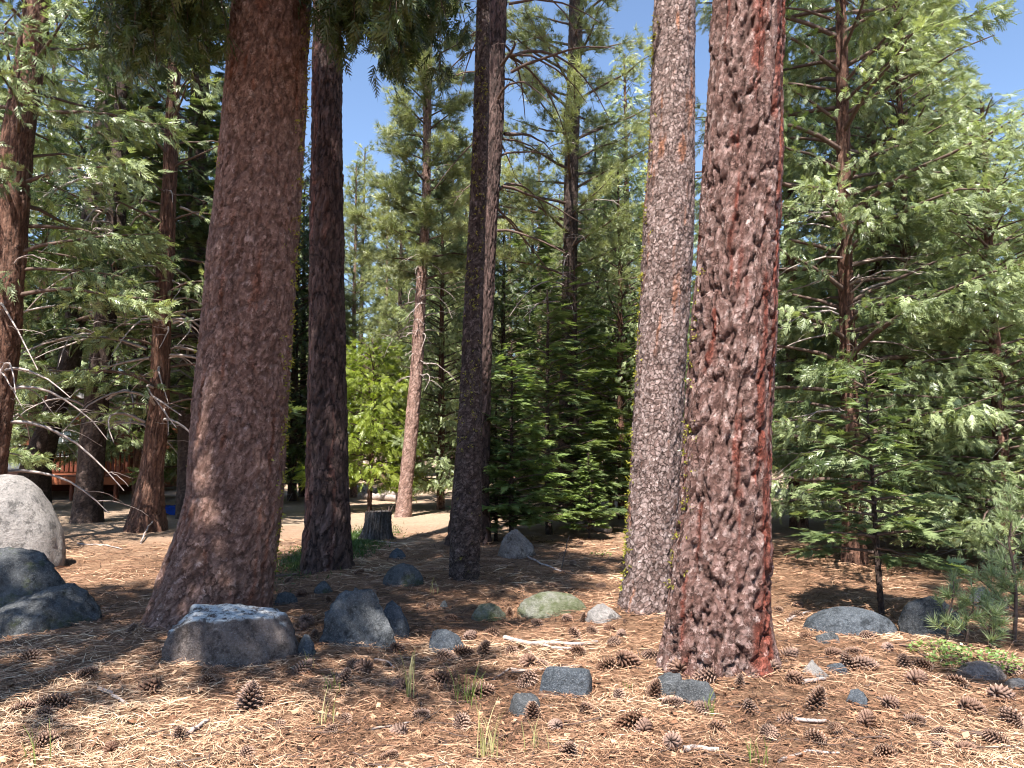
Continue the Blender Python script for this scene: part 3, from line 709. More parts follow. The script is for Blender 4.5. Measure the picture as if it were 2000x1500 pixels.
# the wood behind
BG = random.Random(8)
kinds = [(cedarC, 'tall cedar in the wood behind the glade', 'background cedars'), (pineA, 'tall dark stemmed pine in the wood behind the glade', 'background dark pines'),
         (pineB, 'pale stemmed pine in the wood behind the glade', 'background pale pines'), (firB, 'dense dark fir in the wood behind the glade', 'background firs'),
         (cedarD, 'dark foliaged cedar in the wood behind the glade', 'background dark cedars')]
spots = [(690, 27, 2), (780, 24, 1), (745, 34, 2), (905, 30, 1), (1040, 26, 3), (1165, 22, 1), (1230, 27, 0), (1060, 33, 2), (1190, 35, 0), (985, 24, 4), (820, 36, 0), (640, 33, 1),
         (590, 27, 3), (880, 40, 2), (1120, 42, 1), (700, 44, 1), (1000, 45, 2), (520, 38, 0), (420, 36, 3), (340, 42, 0), (250, 39, 1), (150, 40, 0), (60, 38, 3), (-40, 36, 0), (-160, 30, 0),
         (1340, 33, 1), (1400, 28, 0), (1500, 30, 3), (1570, 26, 0), (1620, 38, 1), (1700, 36, 0), (1790, 42, 3), (1870, 45, 0), (1960, 40, 1), (2060, 36, 0), (2160, 30, 0), (1450, 42, 2), (1280, 46, 0)]
for k in range(46):
    spots.append((BG.uniform(-200, 2200), BG.uniform(48, 80), BG.choice([0, 1, 3, 3, 4, 0])))
PH = {0: 17, 1: 20, 2: 16, 3: 13, 4: 13}
def where(px, Yd):
    base = 'far in the wood beyond ' if Yd > 46 else 'in the wood behind '
    for lim, nm in ((370, 'the cabin'), (600, 'the massive trunk'), (790, 'the stump'), (930, 'the pink leaning pine'), (1100, 'the young firs'), (1300, 'the tall dark pine'), (1640, 'the red trunk')):
        if px < lim: return base + nm
    return base + 'the pale roofed house'
for (px, Yd, k) in spots:
    pr, lb, gr = kinds[k]
    if 1650 < px < 2050 and Yd > 46: continue
    gap = 640 < px < 770 or 880 < px < 1070 or 1300 < px < 1420
    top = BG.uniform(230, 440) if gap else (BG.uniform(380, 560) if px > 1420 else BG.uniform(60, 400))
    s = min(1.2, max(.3, (CAM_H + (880 - top) / F * Yd) / PH[k]))
    wh = where(px, Yd); lb = lb.replace('in the wood behind the glade', wh)
    putpx(pr, px, Yd, BG.uniform(0, 6.28), max(s, .55), lb, 'tree', gr + ' ' + wh.split(' the wood ')[1], sz=s)

# trees beside and behind the viewpoint whose crowns hang over the glade and shade it
def shade_tree(x, y, z0, z1, rad, nb, dens, seed, lab, kind, leaf, size, r=.24):
    g = float(gz(x, y)); e = empty('cedar_tree' if kind == 'cedar' else 'pine_tree', (x, y, g)); tag(e, lab, 'tree')
    zz = np.linspace(-.1, z1, 8); pf = np.stack([zz, 0 * zz, 0 * zz, r * (1 - .9 * np.clip(zz / z1, 0, 1)) + .015], -1)
    add('trunk', trunk_mesh(pf, 'fiber', .06, 6, seed, .2), M['bark_cedar'], e)
    b, f = crown(kind, interp_axis(pf), z0, z1, rad, nb, dens, seed, size)
    for nm, me, mt in (('branches', b, 'twig'), ('foliage', f, leaf)): add(nm, me, M[mt], e)['kind'] = 'stuff'
shade_tree(-3.8, 3.0, 6.2, 12.5, lambda t, a: 2.6 * (1 - .7 * t) + .2, 60, 16, 91, 'cedar beside the viewpoint whose crown shades the massive trunk', 'cedar', 'cedar_dark', 1.9)
shade_tree(3.7, .4, 7.5, 15, lambda t, a: 2.4 * (1 - .7 * t) + .2, 34, 12, 92, 'open pine beside the viewpoint dappling the saplings with shade', 'pine', 'pine_leaf', 1.5)

# ------------------------------------------------------------------ rocks
def rock_mesh(w, d, h, seed, facets=5, cut=.78, rough=.10, sub=4, flat=None):
    import bmesh
    bm = bmesh.new(); bmesh.ops.create_icosphere(bm, subdivisions=sub, radius=1.0)
    V = np.array([v.co[:] for v in bm.verts]); T = np.array([[v.index for v in f.verts] for f in bm.faces]); bm.free()
    r = np.random.default_rng(seed)
    for k in range(facets):
        n = norm(r.normal(0, 1, 3)); n[2] = abs(n[2]) * .8; n = norm(n); c = cut * r.uniform(.85, 1.1)
        e = np.maximum(0, V @ n - c); V = V - e[:, None] * n * .92
    if flat: e = np.maximum(0, V[:, 2] - flat); V[:, 2] -= e * .93
    nz = fbm(V[:, 0] * 1.6 + seed, V[:, 1] * 1.6, V[:, 2] * 1.6, seed, 4) - .5
    fz = fbm(V[:, 0] * 7 + seed, V[:, 1] * 7, V[:, 2] * 7, seed + 3, 3) - .5
    ff = np.abs(fbm(V[:, 0] * 3.2 - seed, V[:, 1] * 3.2, V[:, 2] * 3.2, seed + 8, 4) - .5)
    V = V * (1 + nz * rough * 2.6 + fz * rough * 1.7 - np.clip(.06 - ff, 0, 1) * rough * 7)[:, None]
    V[:, 2] = np.where(V[:, 2] < 0, V[:, 2] * .45, V[:, 2])
    V[:, 0] *= w / (V[:, 0].max() - V[:, 0].min()); V[:, 1] *= d / (V[:, 1].max() - V[:, 1].min()); V[:, 2] *= h / V[:, 2].max()
    return np_mesh('rock', V, None, T, smooth=True)

def rock(px0, py0, px1, py1, label, mat, seed, name='rock', depth=.8, facets=5, cut=.78, rough=.10, rz=0.0, flat=None, group=None, sink=.03, hk=1.0):
    c = G((px0 + px1) / 2, py1); d = c[1]; w = (px1 - px0) / F * d * 1.02
    dep = w * depth; y = d + dep * .42
    top = at((px0 + px1) / 2, py0, y); h = max(.05, (top[2] - float(gz(c[0], y)))) * hk
    x = (px0 + px1) / 2; xx = (x - 1000) / F * y
    me = rock_mesh(w, dep, h + sink, seed, facets, cut, rough, 5 if w > .5 else 4, flat)
    o = add(name, me, M[mat]); o.location = (xx, y, float(gz(xx, y)) - sink); o.rotation_euler = (0, 0, rz)
    return tag(o, label, 'boulder' if name == 'boulder' else 'rock', group)
ROCKS = [
 (-150, 932, 138, 1118, 'large smooth pale boulder lit by the sun before the dark leaning trunk', 'rock_pale', 1, 'boulder', .75, 0, .85, .03, 0, .93),
 (-170, 1068, 178, 1205, 'dark mossy boulder lying in shade against the large pale boulder', 'rock_dark', 22, 'boulder', .5, 5, .8, .09, 0, None),
 (20, 1138, 216, 1232, 'low green tinged slab at the foot of the dark mossy boulder', 'rock_dark', 3, 'rock', .6, 6, .72, .10, .2, None),
 (322, 1190, 596, 1302, 'flat topped brown boulder capped with white lichen', 'rock_lichen', 4, 'boulder', .72, 4, .86, .07, 0, .62),
 (632, 1146, 792, 1266, 'pointed blue grey boulder with pale lichen right of the flat topped one', 'rock_grey', 5, 'boulder', .75, 7, .66, .13, .4, None),
 (735, 1172, 806, 1246, 'rounded rock leaning against the pointed grey boulder', 'rock_blue', 6, 'rock', .9, 4, .8, .1, 0, None),
 (586, 1238, 626, 1284, 'small grey rock wedged beside the flat topped boulder', 'rock_blue', 7, 'rock', .9, 5, .75, .1, 0, None),
 (828, 1228, 905, 1274, 'low dark rock among the needles right of the pointed boulder', 'rock_blue', 8, 'rock', .8, 5, .7, .1, 0, None),
 (752, 1098, 832, 1146, 'moss covered greenish rock left of the slim leaning trunk', 'rock_dark', 9, 'rock', .9, 2, .95, .06, 0, None),
 (762, 1070, 796, 1092, 'small blue grey stone just behind the mossy rock', 'rock_blue', 10, 'rock', .9, 3, .9, .1, 0, None),
 (1006, 1156, 1146, 1204, 'low rounded rock covered in green moss on sunlit needles', 'rock_moss', 11, 'rock', .6, 3, .85, .07, 0, None),
 (916, 1178, 990, 1214, 'half buried mossy stone left of the green rounded rock', 'rock_moss', 12, 'rock', .6, 4, .8, .1, 0, None),
 (1140, 1178, 1222, 1216, 'pale cracked stone at the foot of the leaning grey trunk', 'rock_pale', 13, 'rock', .7, 5, .7, .1, 0, None),
 (972, 1034, 1046, 1090, 'brown rounded boulder beside the thicker leaning trunk', 'rock_brown', 14, 'boulder', .8, 4, .8, .09, 0, None),
 (1052, 1300, 1170, 1362, 'angular blue grey rock with flat sunlit top among the cones', 'rock_blue', 15, 'rock', .7, 7, .62, .06, .3, .7),
 (992, 1352, 1058, 1400, 'small pale grey stone below the angular blue rock', 'rock_grey', 16, 'rock', .8, 5, .75, .08, 0, None),
 (1268, 1316, 1330, 1360, 'small pale round stone touching the long grey rock', 'rock_grey', 17, 'rock', .8, 4, .8, .08, 0, None),
 (1312, 1328, 1392, 1376, 'long pale grey rock sloping down below the thick red trunk', 'rock_grey', 18, 'rock', .6, 6, .68, .08, -.2, None),
 (1554, 1180, 1738, 1240, 'broad smooth blue grey boulder lying low in shade', 'rock_blue', 19, 'boulder', .55, 3, .88, .05, 0, None),
 (1736, 1166, 1876, 1244, 'grey boulder half in sun beside the fir sapling stem', 'rock_grey', 20, 'boulder', .6, 5, .8, .07, 0, None),
 (1874, 1144, 1946, 1190, 'pale rock behind the pine saplings', 'rock_grey', 21, 'rock', .7, 6, .7, .08, 0, None),
 (1846, 1290, 1934, 1326, 'flat purplish stone below the leafy green plant', 'rock_brown', 23, 'rock', .7, 3, .85, .06, 0, None),
 (1536, 1284, 1604, 1318, 'small pale flat stone beside the thick red trunk', 'rock_pale', 24, 'rock', .7, 6, .7, .08, 0, None),
 (1596, 1288, 1646, 1314, 'small blue stone between cones near the thick red trunk', 'rock_blue', 25, 'rock', .7, 6, .7, .08, 0, None),
 (1630, 1342, 1678, 1376, 'blue grey stone with one dark side lying on bare needles', 'rock_blue', 26, 'rock', .8, 6, .7, .08, 0, None),
 (1935, 1322, 1985, 1348, 'small white stone above a large dark cone', 'rock_pale', 27, 'rock', .7, 5, .7, .08, 0, None),
 (1572, 1234, 1622, 1256, 'low grey stone in front of the broad smooth boulder', 'rock_grey', 28, 'rock', .7, 5, .75, .08, 0, None),
 (540, 1155, 590, 1182, 'dark low stone at the foot of the massive pine', 'rock_dark', 29, 'rock', .8, 5, .75, .08, 0, None),
 (620, 1135, 660, 1158, 'dark stone in front of the dark straight trunk', 'rock_dark', 30, 'rock', .8, 5, .75, .08, 0, None),
 (860, 1172, 882, 1190, 'tiny dark stone in shade left of the slim leaning trunk', 'rock_dark', 31, 'rock', .8, 5, .75, .08, 0, None),
]
LM = []
for (a, b, c, d, lab, mat, sd, nm, dep, fc, cut, rgh, rz, fl) in ROCKS:
    o = rock(a, b, c, d, lab, mat, sd, nm, dep, fc, cut, rgh, rz, fl); LM.append((o.location.x, o.location.y, lab))

# ------------------------------------------------------------------ stump
c = G(736, 1057); Ys = c[1] + .25
sp = prof_from_px([(998, 714, 766), (1020, 712, 764), (1040, 706, 765), (1058, 696, 770)], Ys, 0)
e = empty('tree_stump', (sp[0, 1], Ys, sp[0, 0])); tag(e, 'weathered grey tree stump on the sunlit floor right of the dark trunk', 'stump')
me = trunk_mesh(sp, 'fiber', .012, 99, 61, .35); add('bark', shift(me, e.location), M['stump'], e)
rt = sp[-1, 3]; n = 26; th = np.arange(n) * 2 * PI / n; rj = np.random.default_rng(2)
ring = [np.stack([sp[-1, 1] + rt * k * np.cos(th), Ys + rt * k * np.sin(th), np.full(n, sp[-1, 0]) - .015 + rj.normal(0, .012, n)], -1) for k in (.96, .6, .25, .02)]
i = np.arange(4 * n).reshape(4, n); q = np.stack([i[:-1], np.roll(i, -1, 1)[:-1], np.roll(i, -1, 1)[1:], i[1:]], -1).reshape(-1, 4)
add('cut_face', shift(np_mesh('cut_face', np.concatenate(ring), q, attrs={'cell': np.full(4 * n, .5), 'edge': np.ones(4 * n), 'streak': np.zeros(4 * n)}), e.location), M['stump'], e)
for k in range(9):   # broken fibres standing on the rim
    a = rj.uniform(0, 6.28); p0 = np.array([sp[-1, 1] + rt * .85 * math.cos(a), Ys + rt * .85 * math.sin(a), sp[-1, 0] - .05])
    s = np.linspace(0, 1, 4)[:, None]; P = p0 + s * np.array([rj.normal(0, .02), rj.normal(0, .02), rj.uniform(.08, .16)])
    add('splinter', shift(np_mesh('splinter', *tubes(P[None], (.022 * (1 - .9 * s[:, 0]))[None], 4)), e.location), M['twig'], e)
LM.append((sp[0, 1], Ys, 'weathered tree stump'))

# ------------------------------------------------------------------ pine cones
def cone_mesh(seed, opened=1.0):
    r = np.random.default_rng(seed); V, Q, T = [], [], []; n = 92
    for k in range(n):
        t = (k + .5) / n; th = k * 2.39996; z = t * .92
        rad = .30 * math.sin(PI * min(1, .16 + t * .80)) ** .75 * (1.05 - .25 * t)
        el = math.radians(12 + 58 * t ** 1.6) / max(.6, opened); l = rad * 1.0 + .04
        d = np.array([math.cos(th) * math.cos(el), math.sin(th) * math.cos(el), math.sin(el)]); s = np.array([-math.sin(th), math.cos(th), 0]); u = np.cross(d, s) * -1
        p0 = np.array([0, 0, z * .95]) + d * .02; wd = .105 * (1.05 - .5 * t) * r.uniform(.85, 1.1); tk = .022
        a = p0; tip = p0 + d * l
        vs = [a - s * wd * .2, a + s * wd * .2, tip - d * .06 + s * wd * .55 - u * tk, tip - d * .06 - s * wd * .55 - u * tk,
              tip - d * .02 + s * wd * .42 + u * tk, tip - d * .02 - s * wd * .42 + u * tk, tip + d * .015 + u * tk * .2, tip + d * .05 + u * (tk * 2.2)]
        b = len(V) * 8
        V.append(vs); Q += [[b, b + 1, b + 2, b + 3], [b + 3, b + 2, b + 6, b + 6][:4]]
        Q.pop()
        T += [[b + 3, b + 2, b + 6], [b + 2, b + 4, b + 6], [b + 4, b + 5, b + 6], [b + 5, b + 3, b + 6], [b + 4, b + 7, b + 6], [b + 5, b + 7, b + 6], [b + 4, b + 5, b + 7]]
        Q += [[b + 1, b, b + 5, b + 4]]
        Q += [[b + 1, b + 4, b + 2, b + 2]]; Q.pop(); T += [[b + 1, b + 4, b + 2], [b, b + 3, b + 5]]
    V = np.array(V).reshape(-1, 3); V[:, 2] -= .45
    tint = np.tile([0, 0, .55, .55, .6, .6, .95, 1.0], n)
    return np_mesh('pine_cone', V, Q, T, {'tint': tint + 0 * V[:, 0]})
m, t, b = nodes('cone_scales'); N = NB(t)
N.l(N.mix(N.math('MULTIPLY', N.n('ShaderNodeObjectInfo').outputs['Random'], .35), N.ramp(N.attr('tint'), [(0, (.035, .017, .011)), (.55, (.13, .065, .04)), (.8, (.26, .15, .10)), (1, (.58, .44, .33))]), (.40, .30, .26)), b.inputs['Base Color'])
b.inputs['Roughness'].default_value = .55; M['cone'] = m
CM = [cone_mesh(k, o) for k, o in ((1, 1.0), (2, 1.15), (3, .85))]
for c in CM: c.materials.append(M['cone'])
CONES = [(48,1300,64),(168,1208,50),(280,1358,58),(95,1388,62),(70,1408,40),(75,1466,58),(205,1478,44),(345,1452,44),(480,1392,74),(400,1345,40),(475,1492,44),(597,1224,44),(587,1318,48),
 (668,1345,52),(705,1318,50),(685,1306,34),(780,1352,44),(852,1342,58),(775,1278,46),(935,1366,64),(870,1295,44),(905,1284,46),(945,1284,44),(960,1243,36),(995,1208,30),(918,1252,36),(1000,1284,36),
 (775,1442,40),(755,1494,40),(520,1388,36),(590,1232,30),(586,1166,28),(640,1440,36),(672,1418,32),(540,1426,34),(1125,1250,40),(1158,1214,34),(1160,1240,32),(1192,1236,28),(1216,1246,30),(1200,1264,32),(1130,1284,38),
 (1030,1303,44),(1062,1308,36),(1030,1345,50),(1188,1314,46),(1232,1306,60),(1276,1290,42),(1328,1320,64),(1382,1328,54),(1280,1368,52),(1316,1388,46),(1232,1428,70),(1262,1436,48),(1212,1372,38),(1040,1412,50),
 (1410,1438,44),(1110,1490,56),(1472,1400,46),(1545,1292,50),(1512,1312,48),(1636,1288,40),(1666,1314,52),(1698,1312,54),(1612,1232,34),(1656,1236,32),(1602,1392,66),(1602,1460,48),(1800,1342,56),(1970,1372,72),
 (1912,1398,58),(1702,1424,54),(1796,1424,42),(1846,1448,38),(1846,1476,36),(1992,1422,60),(1966,1318,44),(1992,1322,40),(1812,1312,40),(1776,1308,40),(1510,1452,48),(1524,1198,26),(1562,1188,26),(1582,1252,30),
 (1672,1284,34),(700,1122,24),(725,1166,28),(1120,1106,20),(1100,1086,20),(1160,1116,20),(1142,1218,26),(1134,1064,18),(640,1180,24),(840,1190,24),(880,1215,28),(560,1140,24),(1080,1150,22),(1176,1150,22),(1050,1225,28),
 (1110,1216,26),(980,1140,20),(1010,1120,18),(1560,1210,30),(1700,1250,34),(1740,1275,36),(1560,1340,40),(1450,1350,40),(1880,1345,44),(1750,1390,42),(1640,1440,44),(1320,1470,48),(900,1430,44),(160,1330,44),(30,1400,48),
 (420,1320,36),(250,1240,30),(300,1290,34),(610,1250,30),(820,1410,40),(1150,1400,40),(1900,1480,50),(1960,1460,50),(1740,1490,50),(1380,1400,42),(1540,1420,40),(1085,1430,42)]
LM += [(*G(410, 1215)[:2], 'massive reddish brown trunk'), (*G(640, 1115)[:2], 'dark straight furrowed trunk'), (*G(905, 1142)[:2], 'slim leaning trunk'), (*G(1260, 1208)[:2], 'leaning grey trunk'), (*G(1400, 1312)[:2], 'thick red trunk')]
def short(lab):
    for cut in (' lit ', ' lying ', ' with ', ' capped', ' right of', ' left of', ' before', ' beside', ' among', ' at the', ' on sun', ' behind', ' below', ' between', ' above', ' in front', ' in shade', ' touching', ' half in', ' just', ' wedged', ' leaning against', ' covered', ' of the '):
        if cut in lab and lab.index(cut) > 6: lab = lab[:lab.index(cut)]
    return lab
def landmark(x, y): return short(min(LM, key=lambda l: math.hypot(l[0] - x, l[1] - y))[2])
cr = random.Random(3); near_cones = []
for k, (px, py, s) in enumerate(CONES):
    p = G(px, py); L = min(.22, max(.09, s / F * p[1] * .93))
    o = add('pine_cone', CM[k % 3]); fw_ = cr.uniform(.95, 1.25); o.scale = (L * fw_, L * fw_ * cr.uniform(.75, 1.0), L)
    tilt = PI / 2 + cr.uniform(-.45, .45) if cr.random() < .8 else cr.uniform(-.5, .5)
    o.rotation_euler = (tilt, cr.uniform(-.3, .3), cr.uniform(0, 6.28)); y = p[1] + .06
    o.location = (p[0], y, float(gz(p[0], y)) + L * cr.uniform(.10, .22))
    lm = landmark(p[0], y); up_ = 'upright ' if tilt < 1 else ''; kw_ = ('large ' if L > .165 else 'small ' if L < .125 else 'medium ') + up_; nm = kw_ + 'open pine cone on the needles nearest the ' + lm
    tag(o, nm, 'pine cone', kw_ + 'pine cones by the ' + lm); near_cones.append((p[0], y))

# ------------------------------------------------------------------ sticks
STICKS = [([(985, 1250), (1030, 1262), (1100, 1262), (1166, 1258)], .020, 'long curved grey branch lying on sunlit needles before the green rock', 0),
 ([(1018, 1256), (1080, 1268), (1140, 1272)], .014, 'grey branch alongside the long curved one', 0), ([(1022, 1262), (1045, 1285), (1062, 1300)], .008, 'thin twig forking down from the curved branches', 0),
 ([(192, 1348), (220, 1362), (250, 1382)], .014, 'short bleached stick in shade among cones', 0), ([(1000, 1314), (1060, 1310), (1135, 1302)], .011, 'thin curved stick resting behind the angular blue rock', 0),
 ([(965, 1328), (995, 1308), (1030, 1312)], .010, 'thin crooked stick left of the angular blue rock', 0), ([(1568, 1338), (1614, 1330)], .016, 'short thick pale stick near the thick red trunk', 0),
 ([(1335, 1470), (1370, 1466), (1404, 1470)], .018, 'pale peeled stick on sunlit needles', 0), ([(1520, 1410), (1560, 1412), (1614, 1413)], .016, 'grey straight stick in dappled shade', 0),
 ([(1715, 1366), (1740, 1382), (1772, 1400)], .009, 'dark slanting twig across the needles', 1), ([(1540, 1214), (1560, 1204), (1584, 1196)], .016, 'pale stick leaning on the broad smooth boulder', 0),
 ([(1624, 1208), (1650, 1236), (1694, 1258)], .010, 'forked dark twig before the broad smooth boulder', 1), ([(1758, 1262), (1784, 1268), (1812, 1286)], .011, 'bent brown stick below the half lit boulder', 1),
 ([(1780, 1434), (1842, 1452)], .012, 'dark straight stick beside two small cones', 1), ([(1880, 1436), (1950, 1446)], .018, 'thick brown stick below the reddish clump', 1),
 ([(1020, 1082), (1056, 1104), (1094, 1118)], .018, 'pale stick lying beyond the mossy green rock', 0), ([(1096, 1114), (1104, 1100), (1112, 1086)], .010, 'upright broken twig beyond the green rock', 1),
 ([(1098, 1116), (1126, 1124), (1156, 1132)], .012, 'brown stick pointing to the leaning grey trunk', 1), ([(732, 1290), (756, 1294), (770, 1306)], .009, 'crooked pale twig before the pointed boulder', 0),
 ([(526, 1130), (556, 1126), (584, 1120)], .018, 'dark stick at the foot of the dark straight trunk', 1), ([(690, 1057), (730, 1058), (774, 1062)], .014, 'pale thin log at the base of the stump', 0),
 ([(274, 1062), (290, 1044), (306, 1030)], .018, 'pale bent stick standing left of the massive trunk', 0), ([(728, 1426), (766, 1420), (804, 1412)], .007, 'thin straw coloured twig on sunlit needles', 0),
 ([(1044, 1042), (1056, 1050), (1080, 1052)], .018, 'white bare stick on the brown rounded boulder', 0), ([(360, 1442), (385, 1424), (408, 1410)], .014, 'pale flat stick among sunlit needles', 0),
 ([(1520, 1490), (1575, 1470), (1640, 1474)], .010, 'thin curved twig on foreground needles', 0), ([(1180, 1480), (1240, 1462), (1290, 1466)], .008, 'thin brown twig on foreground needles', 1),
 ([(150, 1062), (200, 1066), (238, 1074)], .014, 'grey stick on sunlit ground behind the pale boulder', 0)]
for k, (pts, rad, lab, dk) in enumerate(STICKS):
    W = np.array([G(*p) for p in pts]); s0 = np.linspace(0, 1, len(W)); s = np.linspace(0, 1, 9)
    P = np.stack([np.interp(s, s0, W[:, c]) for c in range(3)], -1); rr = np.random.default_rng(k)
    P += rr.normal(0, rad * .35, P.shape); P[:, 2] = gz(P[:, 0], P[:, 1]) + rad * 1.0
    if 'upright' in lab or 'standing' in lab: P[:, 2] += s * .28
    if 'boulder' in lab and 'on the brown' in lab: P[:, 2] += .30
    V, q = tubes(P[None], (rad * (1 - .35 * s) * rr.uniform(.85, 1.1, 9))[None], 7)
    n = 9 * 7; V = np.vstack([V, P[0], P[-1]]); tri = [[a, (a + 1) % 7, n] for a in range(7)] + [[n - 7 + a, n - 7 + (a + 1) % 7, n + 1] for a in range(7)]
    o = add('fallen_stick', shift(np_mesh('fallen_stick', V, q, tri, smooth=True), P[4]), M['twig' if dk else 'dead_twig'], None, P[4]); tag(o, lab, 'stick')

# ------------------------------------------------------------------ grass, herbs, saplings
def blades(n, hmin, hmax, spread, seed, wd=.004, lean=.35):
    r = np.random.default_rng(seed); V, Q, T = [], [], []; K = 5; s = np.linspace(0, 1, K)
    for k in range(n):
        a = r.uniform(0, 6.28); b = np.array([r.normal(0, spread), r.normal(0, spread), -.01]); h = r.uniform(hmin, hmax); ln = r.uniform(.1, lean) * h
        P = np.stack([b[0] + math.cos(a) * ln * s ** 2, b[1] + math.sin(a) * ln * s ** 2, b[2] + h * s * (1 - .12 * s)], -1); f = r.uniform(0, 6.28)
        sd = np.array([math.cos(f), math.sin(f), 0]); ww = wd * (1 - .85 * s)[:, None]
        base = len(V); V += list(np.concatenate([P - sd * ww, P + sd * ww]))
        Q += [[base + j, base + j + 1, base + K + j + 1, base + K + j] for j in range(K - 1)]; T += [r.uniform(0, 1)] * (2 * K)
    return np_mesh('grass_tuft', np.array(V), Q, None, {'tint': np.array(T)})
GR = [(800, 1362, 14, .16, .42, 'tall thin dry grass stems before the pointed boulder', 'grass_dry', .03), (950, 1478, 26, .10, .36, 'spreading pale grass tuft on the foreground needles', 'grass_dry', .05),
      (905, 1372, 22, .10, .30, 'green tipped grass tuft left of a large cone', 'grass_green', .05), (655, 1352, 12, .08, .18, 'short green grass beside two cones', 'grass_green', .03),
      (605, 1308, 8, .10, .24, 'few grass blades by the flat topped boulder', 'grass_dry', .03), (65, 1490, 12, .12, .26, 'green grass blades among cones before the dark boulder', 'grass_green', .03),
      (235, 1440, 5, .15, .26, 'single dry stalks in front of the bleached stick', 'grass_dry', .04), (1478, 1492, 14, .10, .20, 'bright grass tuft below the thick red trunk', 'grass_green', .03),
      (1050, 1465, 12, .08, .20, 'dry grass tuft beneath the small pale grey stone', 'grass_dry', .04), (1385, 1395, 12, .08, .22, 'green weed tuft by the long pale grey rock', 'grass_green', .02),
      (850, 1160, 6, .1, .25, 'dry stalks in shade left of the slim leaning trunk', 'grass_dry', .04), (1225, 1345, 10, .04, .08, 'tiny yellow tuft beside a cone', 'grass_green', .02),
      (640, 1412, 8, .10, .28, 'long bent dry stalks on open sunlit needles', 'grass_dry', .05)]
for k, (px, py, n, h0, h1, lab, mt, sp_) in enumerate(GR):
    p = G(px, py); tag(add('grass_tuft', blades(n, h0, h1, sp_, 80 + k), M[mt], None, p), lab, 'grass')

def leafy(n, rad, h, seed, leaf=.035):
    r = np.random.default_rng(seed); V, T = [], []
    for k in range(n):
        a, q = r.uniform(0, 6.28), rad * math.sqrt(r.uniform(0, 1)); p = np.array([q * math.cos(a), q * math.sin(a) * .7, h * r.uniform(.1, 1) * (1 - .6 * q / rad)])
        d = norm(np.array([math.cos(a) + r.normal(0, .6), math.sin(a) + r.normal(0, .6), r.uniform(-.1, .6)])); n_ = norm(np.array([0, 0, 1.]) + r.normal(0, .4, 3))
        V += kite(p, d, n_, leaf * r.uniform(.7, 1.3), leaf * .62); T += [r.uniform(0, 1)] * 4
    return np_mesh('leaves', np.array(V), np.arange(len(V)).reshape(-1, 4), None, {'tint': np.array(T)})
def herb(px, py, n, rad, h, lab, seed, leaf=.035, mt='herb'):
    p = G(px, py); e = empty('leafy_plant', p); tag(e, lab, 'plant')
    add('leaves', leafy(n, rad, h, seed, leaf), M[mt], e); r = np.random.default_rng(seed); s = np.linspace(0, 1, 4)
    P = np.stack([np.stack([math.cos(a) * rad * .6 * s, math.sin(a) * rad * .4 * s, h * .5 * s - .01], -1) for a in r.uniform(0, 6.28, 9)])
    add('stems', np_mesh('stems', *tubes(P, np.full((9, 4), .003), 3)), M['twig'], e)
herb(1905, 1300, 420, .34, .16, 'low bright green leafy plant in front of the pine saplings', 1)
herb(1832, 1272, 200, .22, .10, 'paler trailing leafy plant left of the pine saplings', 2)
herb(1026, 1070, 60, .10, .10, 'small yellow leaved plant before the brown rounded boulder', 3, .04, 'lichen')
herb(1172, 1086, 60, .16, .10, 'tiny pale leafy seedling left of the leaning grey trunk', 4)
herb(1455, 1205, 1, .05, .05, 'tiny leaf at the foot of the red trunk', 5) if False else None

def sapling(px, py, top, lab, seed, lean=0.0):
    p = G(px, py); H = at(px, top, p[1])[2] - p[2]; r = np.random.default_rng(seed)
    e = empty('pine_sapling', p); tag(e, lab, 'sapling'); s = np.linspace(0, 1, 7)
    st = np.stack([lean * s + r.normal(0, .012, 7), r.normal(0, .012, 7), H * s - .02], -1)
    add('stem', np_mesh('stem', *tubes(st[None], (.012 * (1 - .7 * s))[None] * (1 + .4 * H), 6)), M['twig'], e)
    P, D, BR = [], [], []
    for q in np.linspace(.22, 1, max(4, int(H / .13))):
        b = np.array([np.interp(q, s, st[:, c]) for c in range(3)])
        for j in range(r.integers(2, 5) if q < .97 else 1):
            a = r.uniform(0, 6.28); l = (.07 + .30 * H * (1 - q)) * r.uniform(.5, 1.0) * .8; tip = b + np.array([math.cos(a) * l, math.sin(a) * l, l * r.uniform(.3, .9)]) if q < .97 else b
            BR.append(np.linspace(b, tip, 4)); P.append(tip); D.append(norm(tip - b + np.array([0, 0, .05])))
            if l > .16: P.append((tip + b) / 2); D.append(D[-1])
    add('branches', np_mesh('branches', *tubes(np.array(BR), np.full((len(BR), 4), .004), 4)), M['twig'], e)['kind'] = 'stuff'
    P, D = np.array(P), np.array(D)
    V = []; 
    for a, d in zip(P, D):
        t_ = tuft_template(r, 60, .12, .006, (12, 80)).reshape(-1, 3); b1 = norm(np.cross(d, [.3, .2, 1])); b2 = np.cross(d, b1)
        V.append(a + t_[:, :1] * d + t_[:, 1:2] * b1 + t_[:, 2:] * b2)
    V = np.concatenate(V)
    add('needles', np_mesh('needles', V, None, np.arange(len(V)).reshape(-1, 3), {'tint': np.repeat(r.uniform(0, 1, len(V) // 3), 3)}), M['sapling_leaf'], e)
sapling(1846, 1256, 1130, 'short pine sapling with a single dark stem before the half lit boulder', 1, .10)
sapling(1886, 1262, 1150, 'small bushy pine sapling above the bright leafy plant', 2, .08)
sapling(1938, 1268, 1176, 'lowest pine sapling beside the bright leafy plant', 3)
sapling(1982, 1252, 960, 'tallest slender pine sapling behind the bright leafy plant', 4, .04)
sapling(1945, 1215, 1070, 'slanting pine sapling in front of the pale rock', 5, .14)
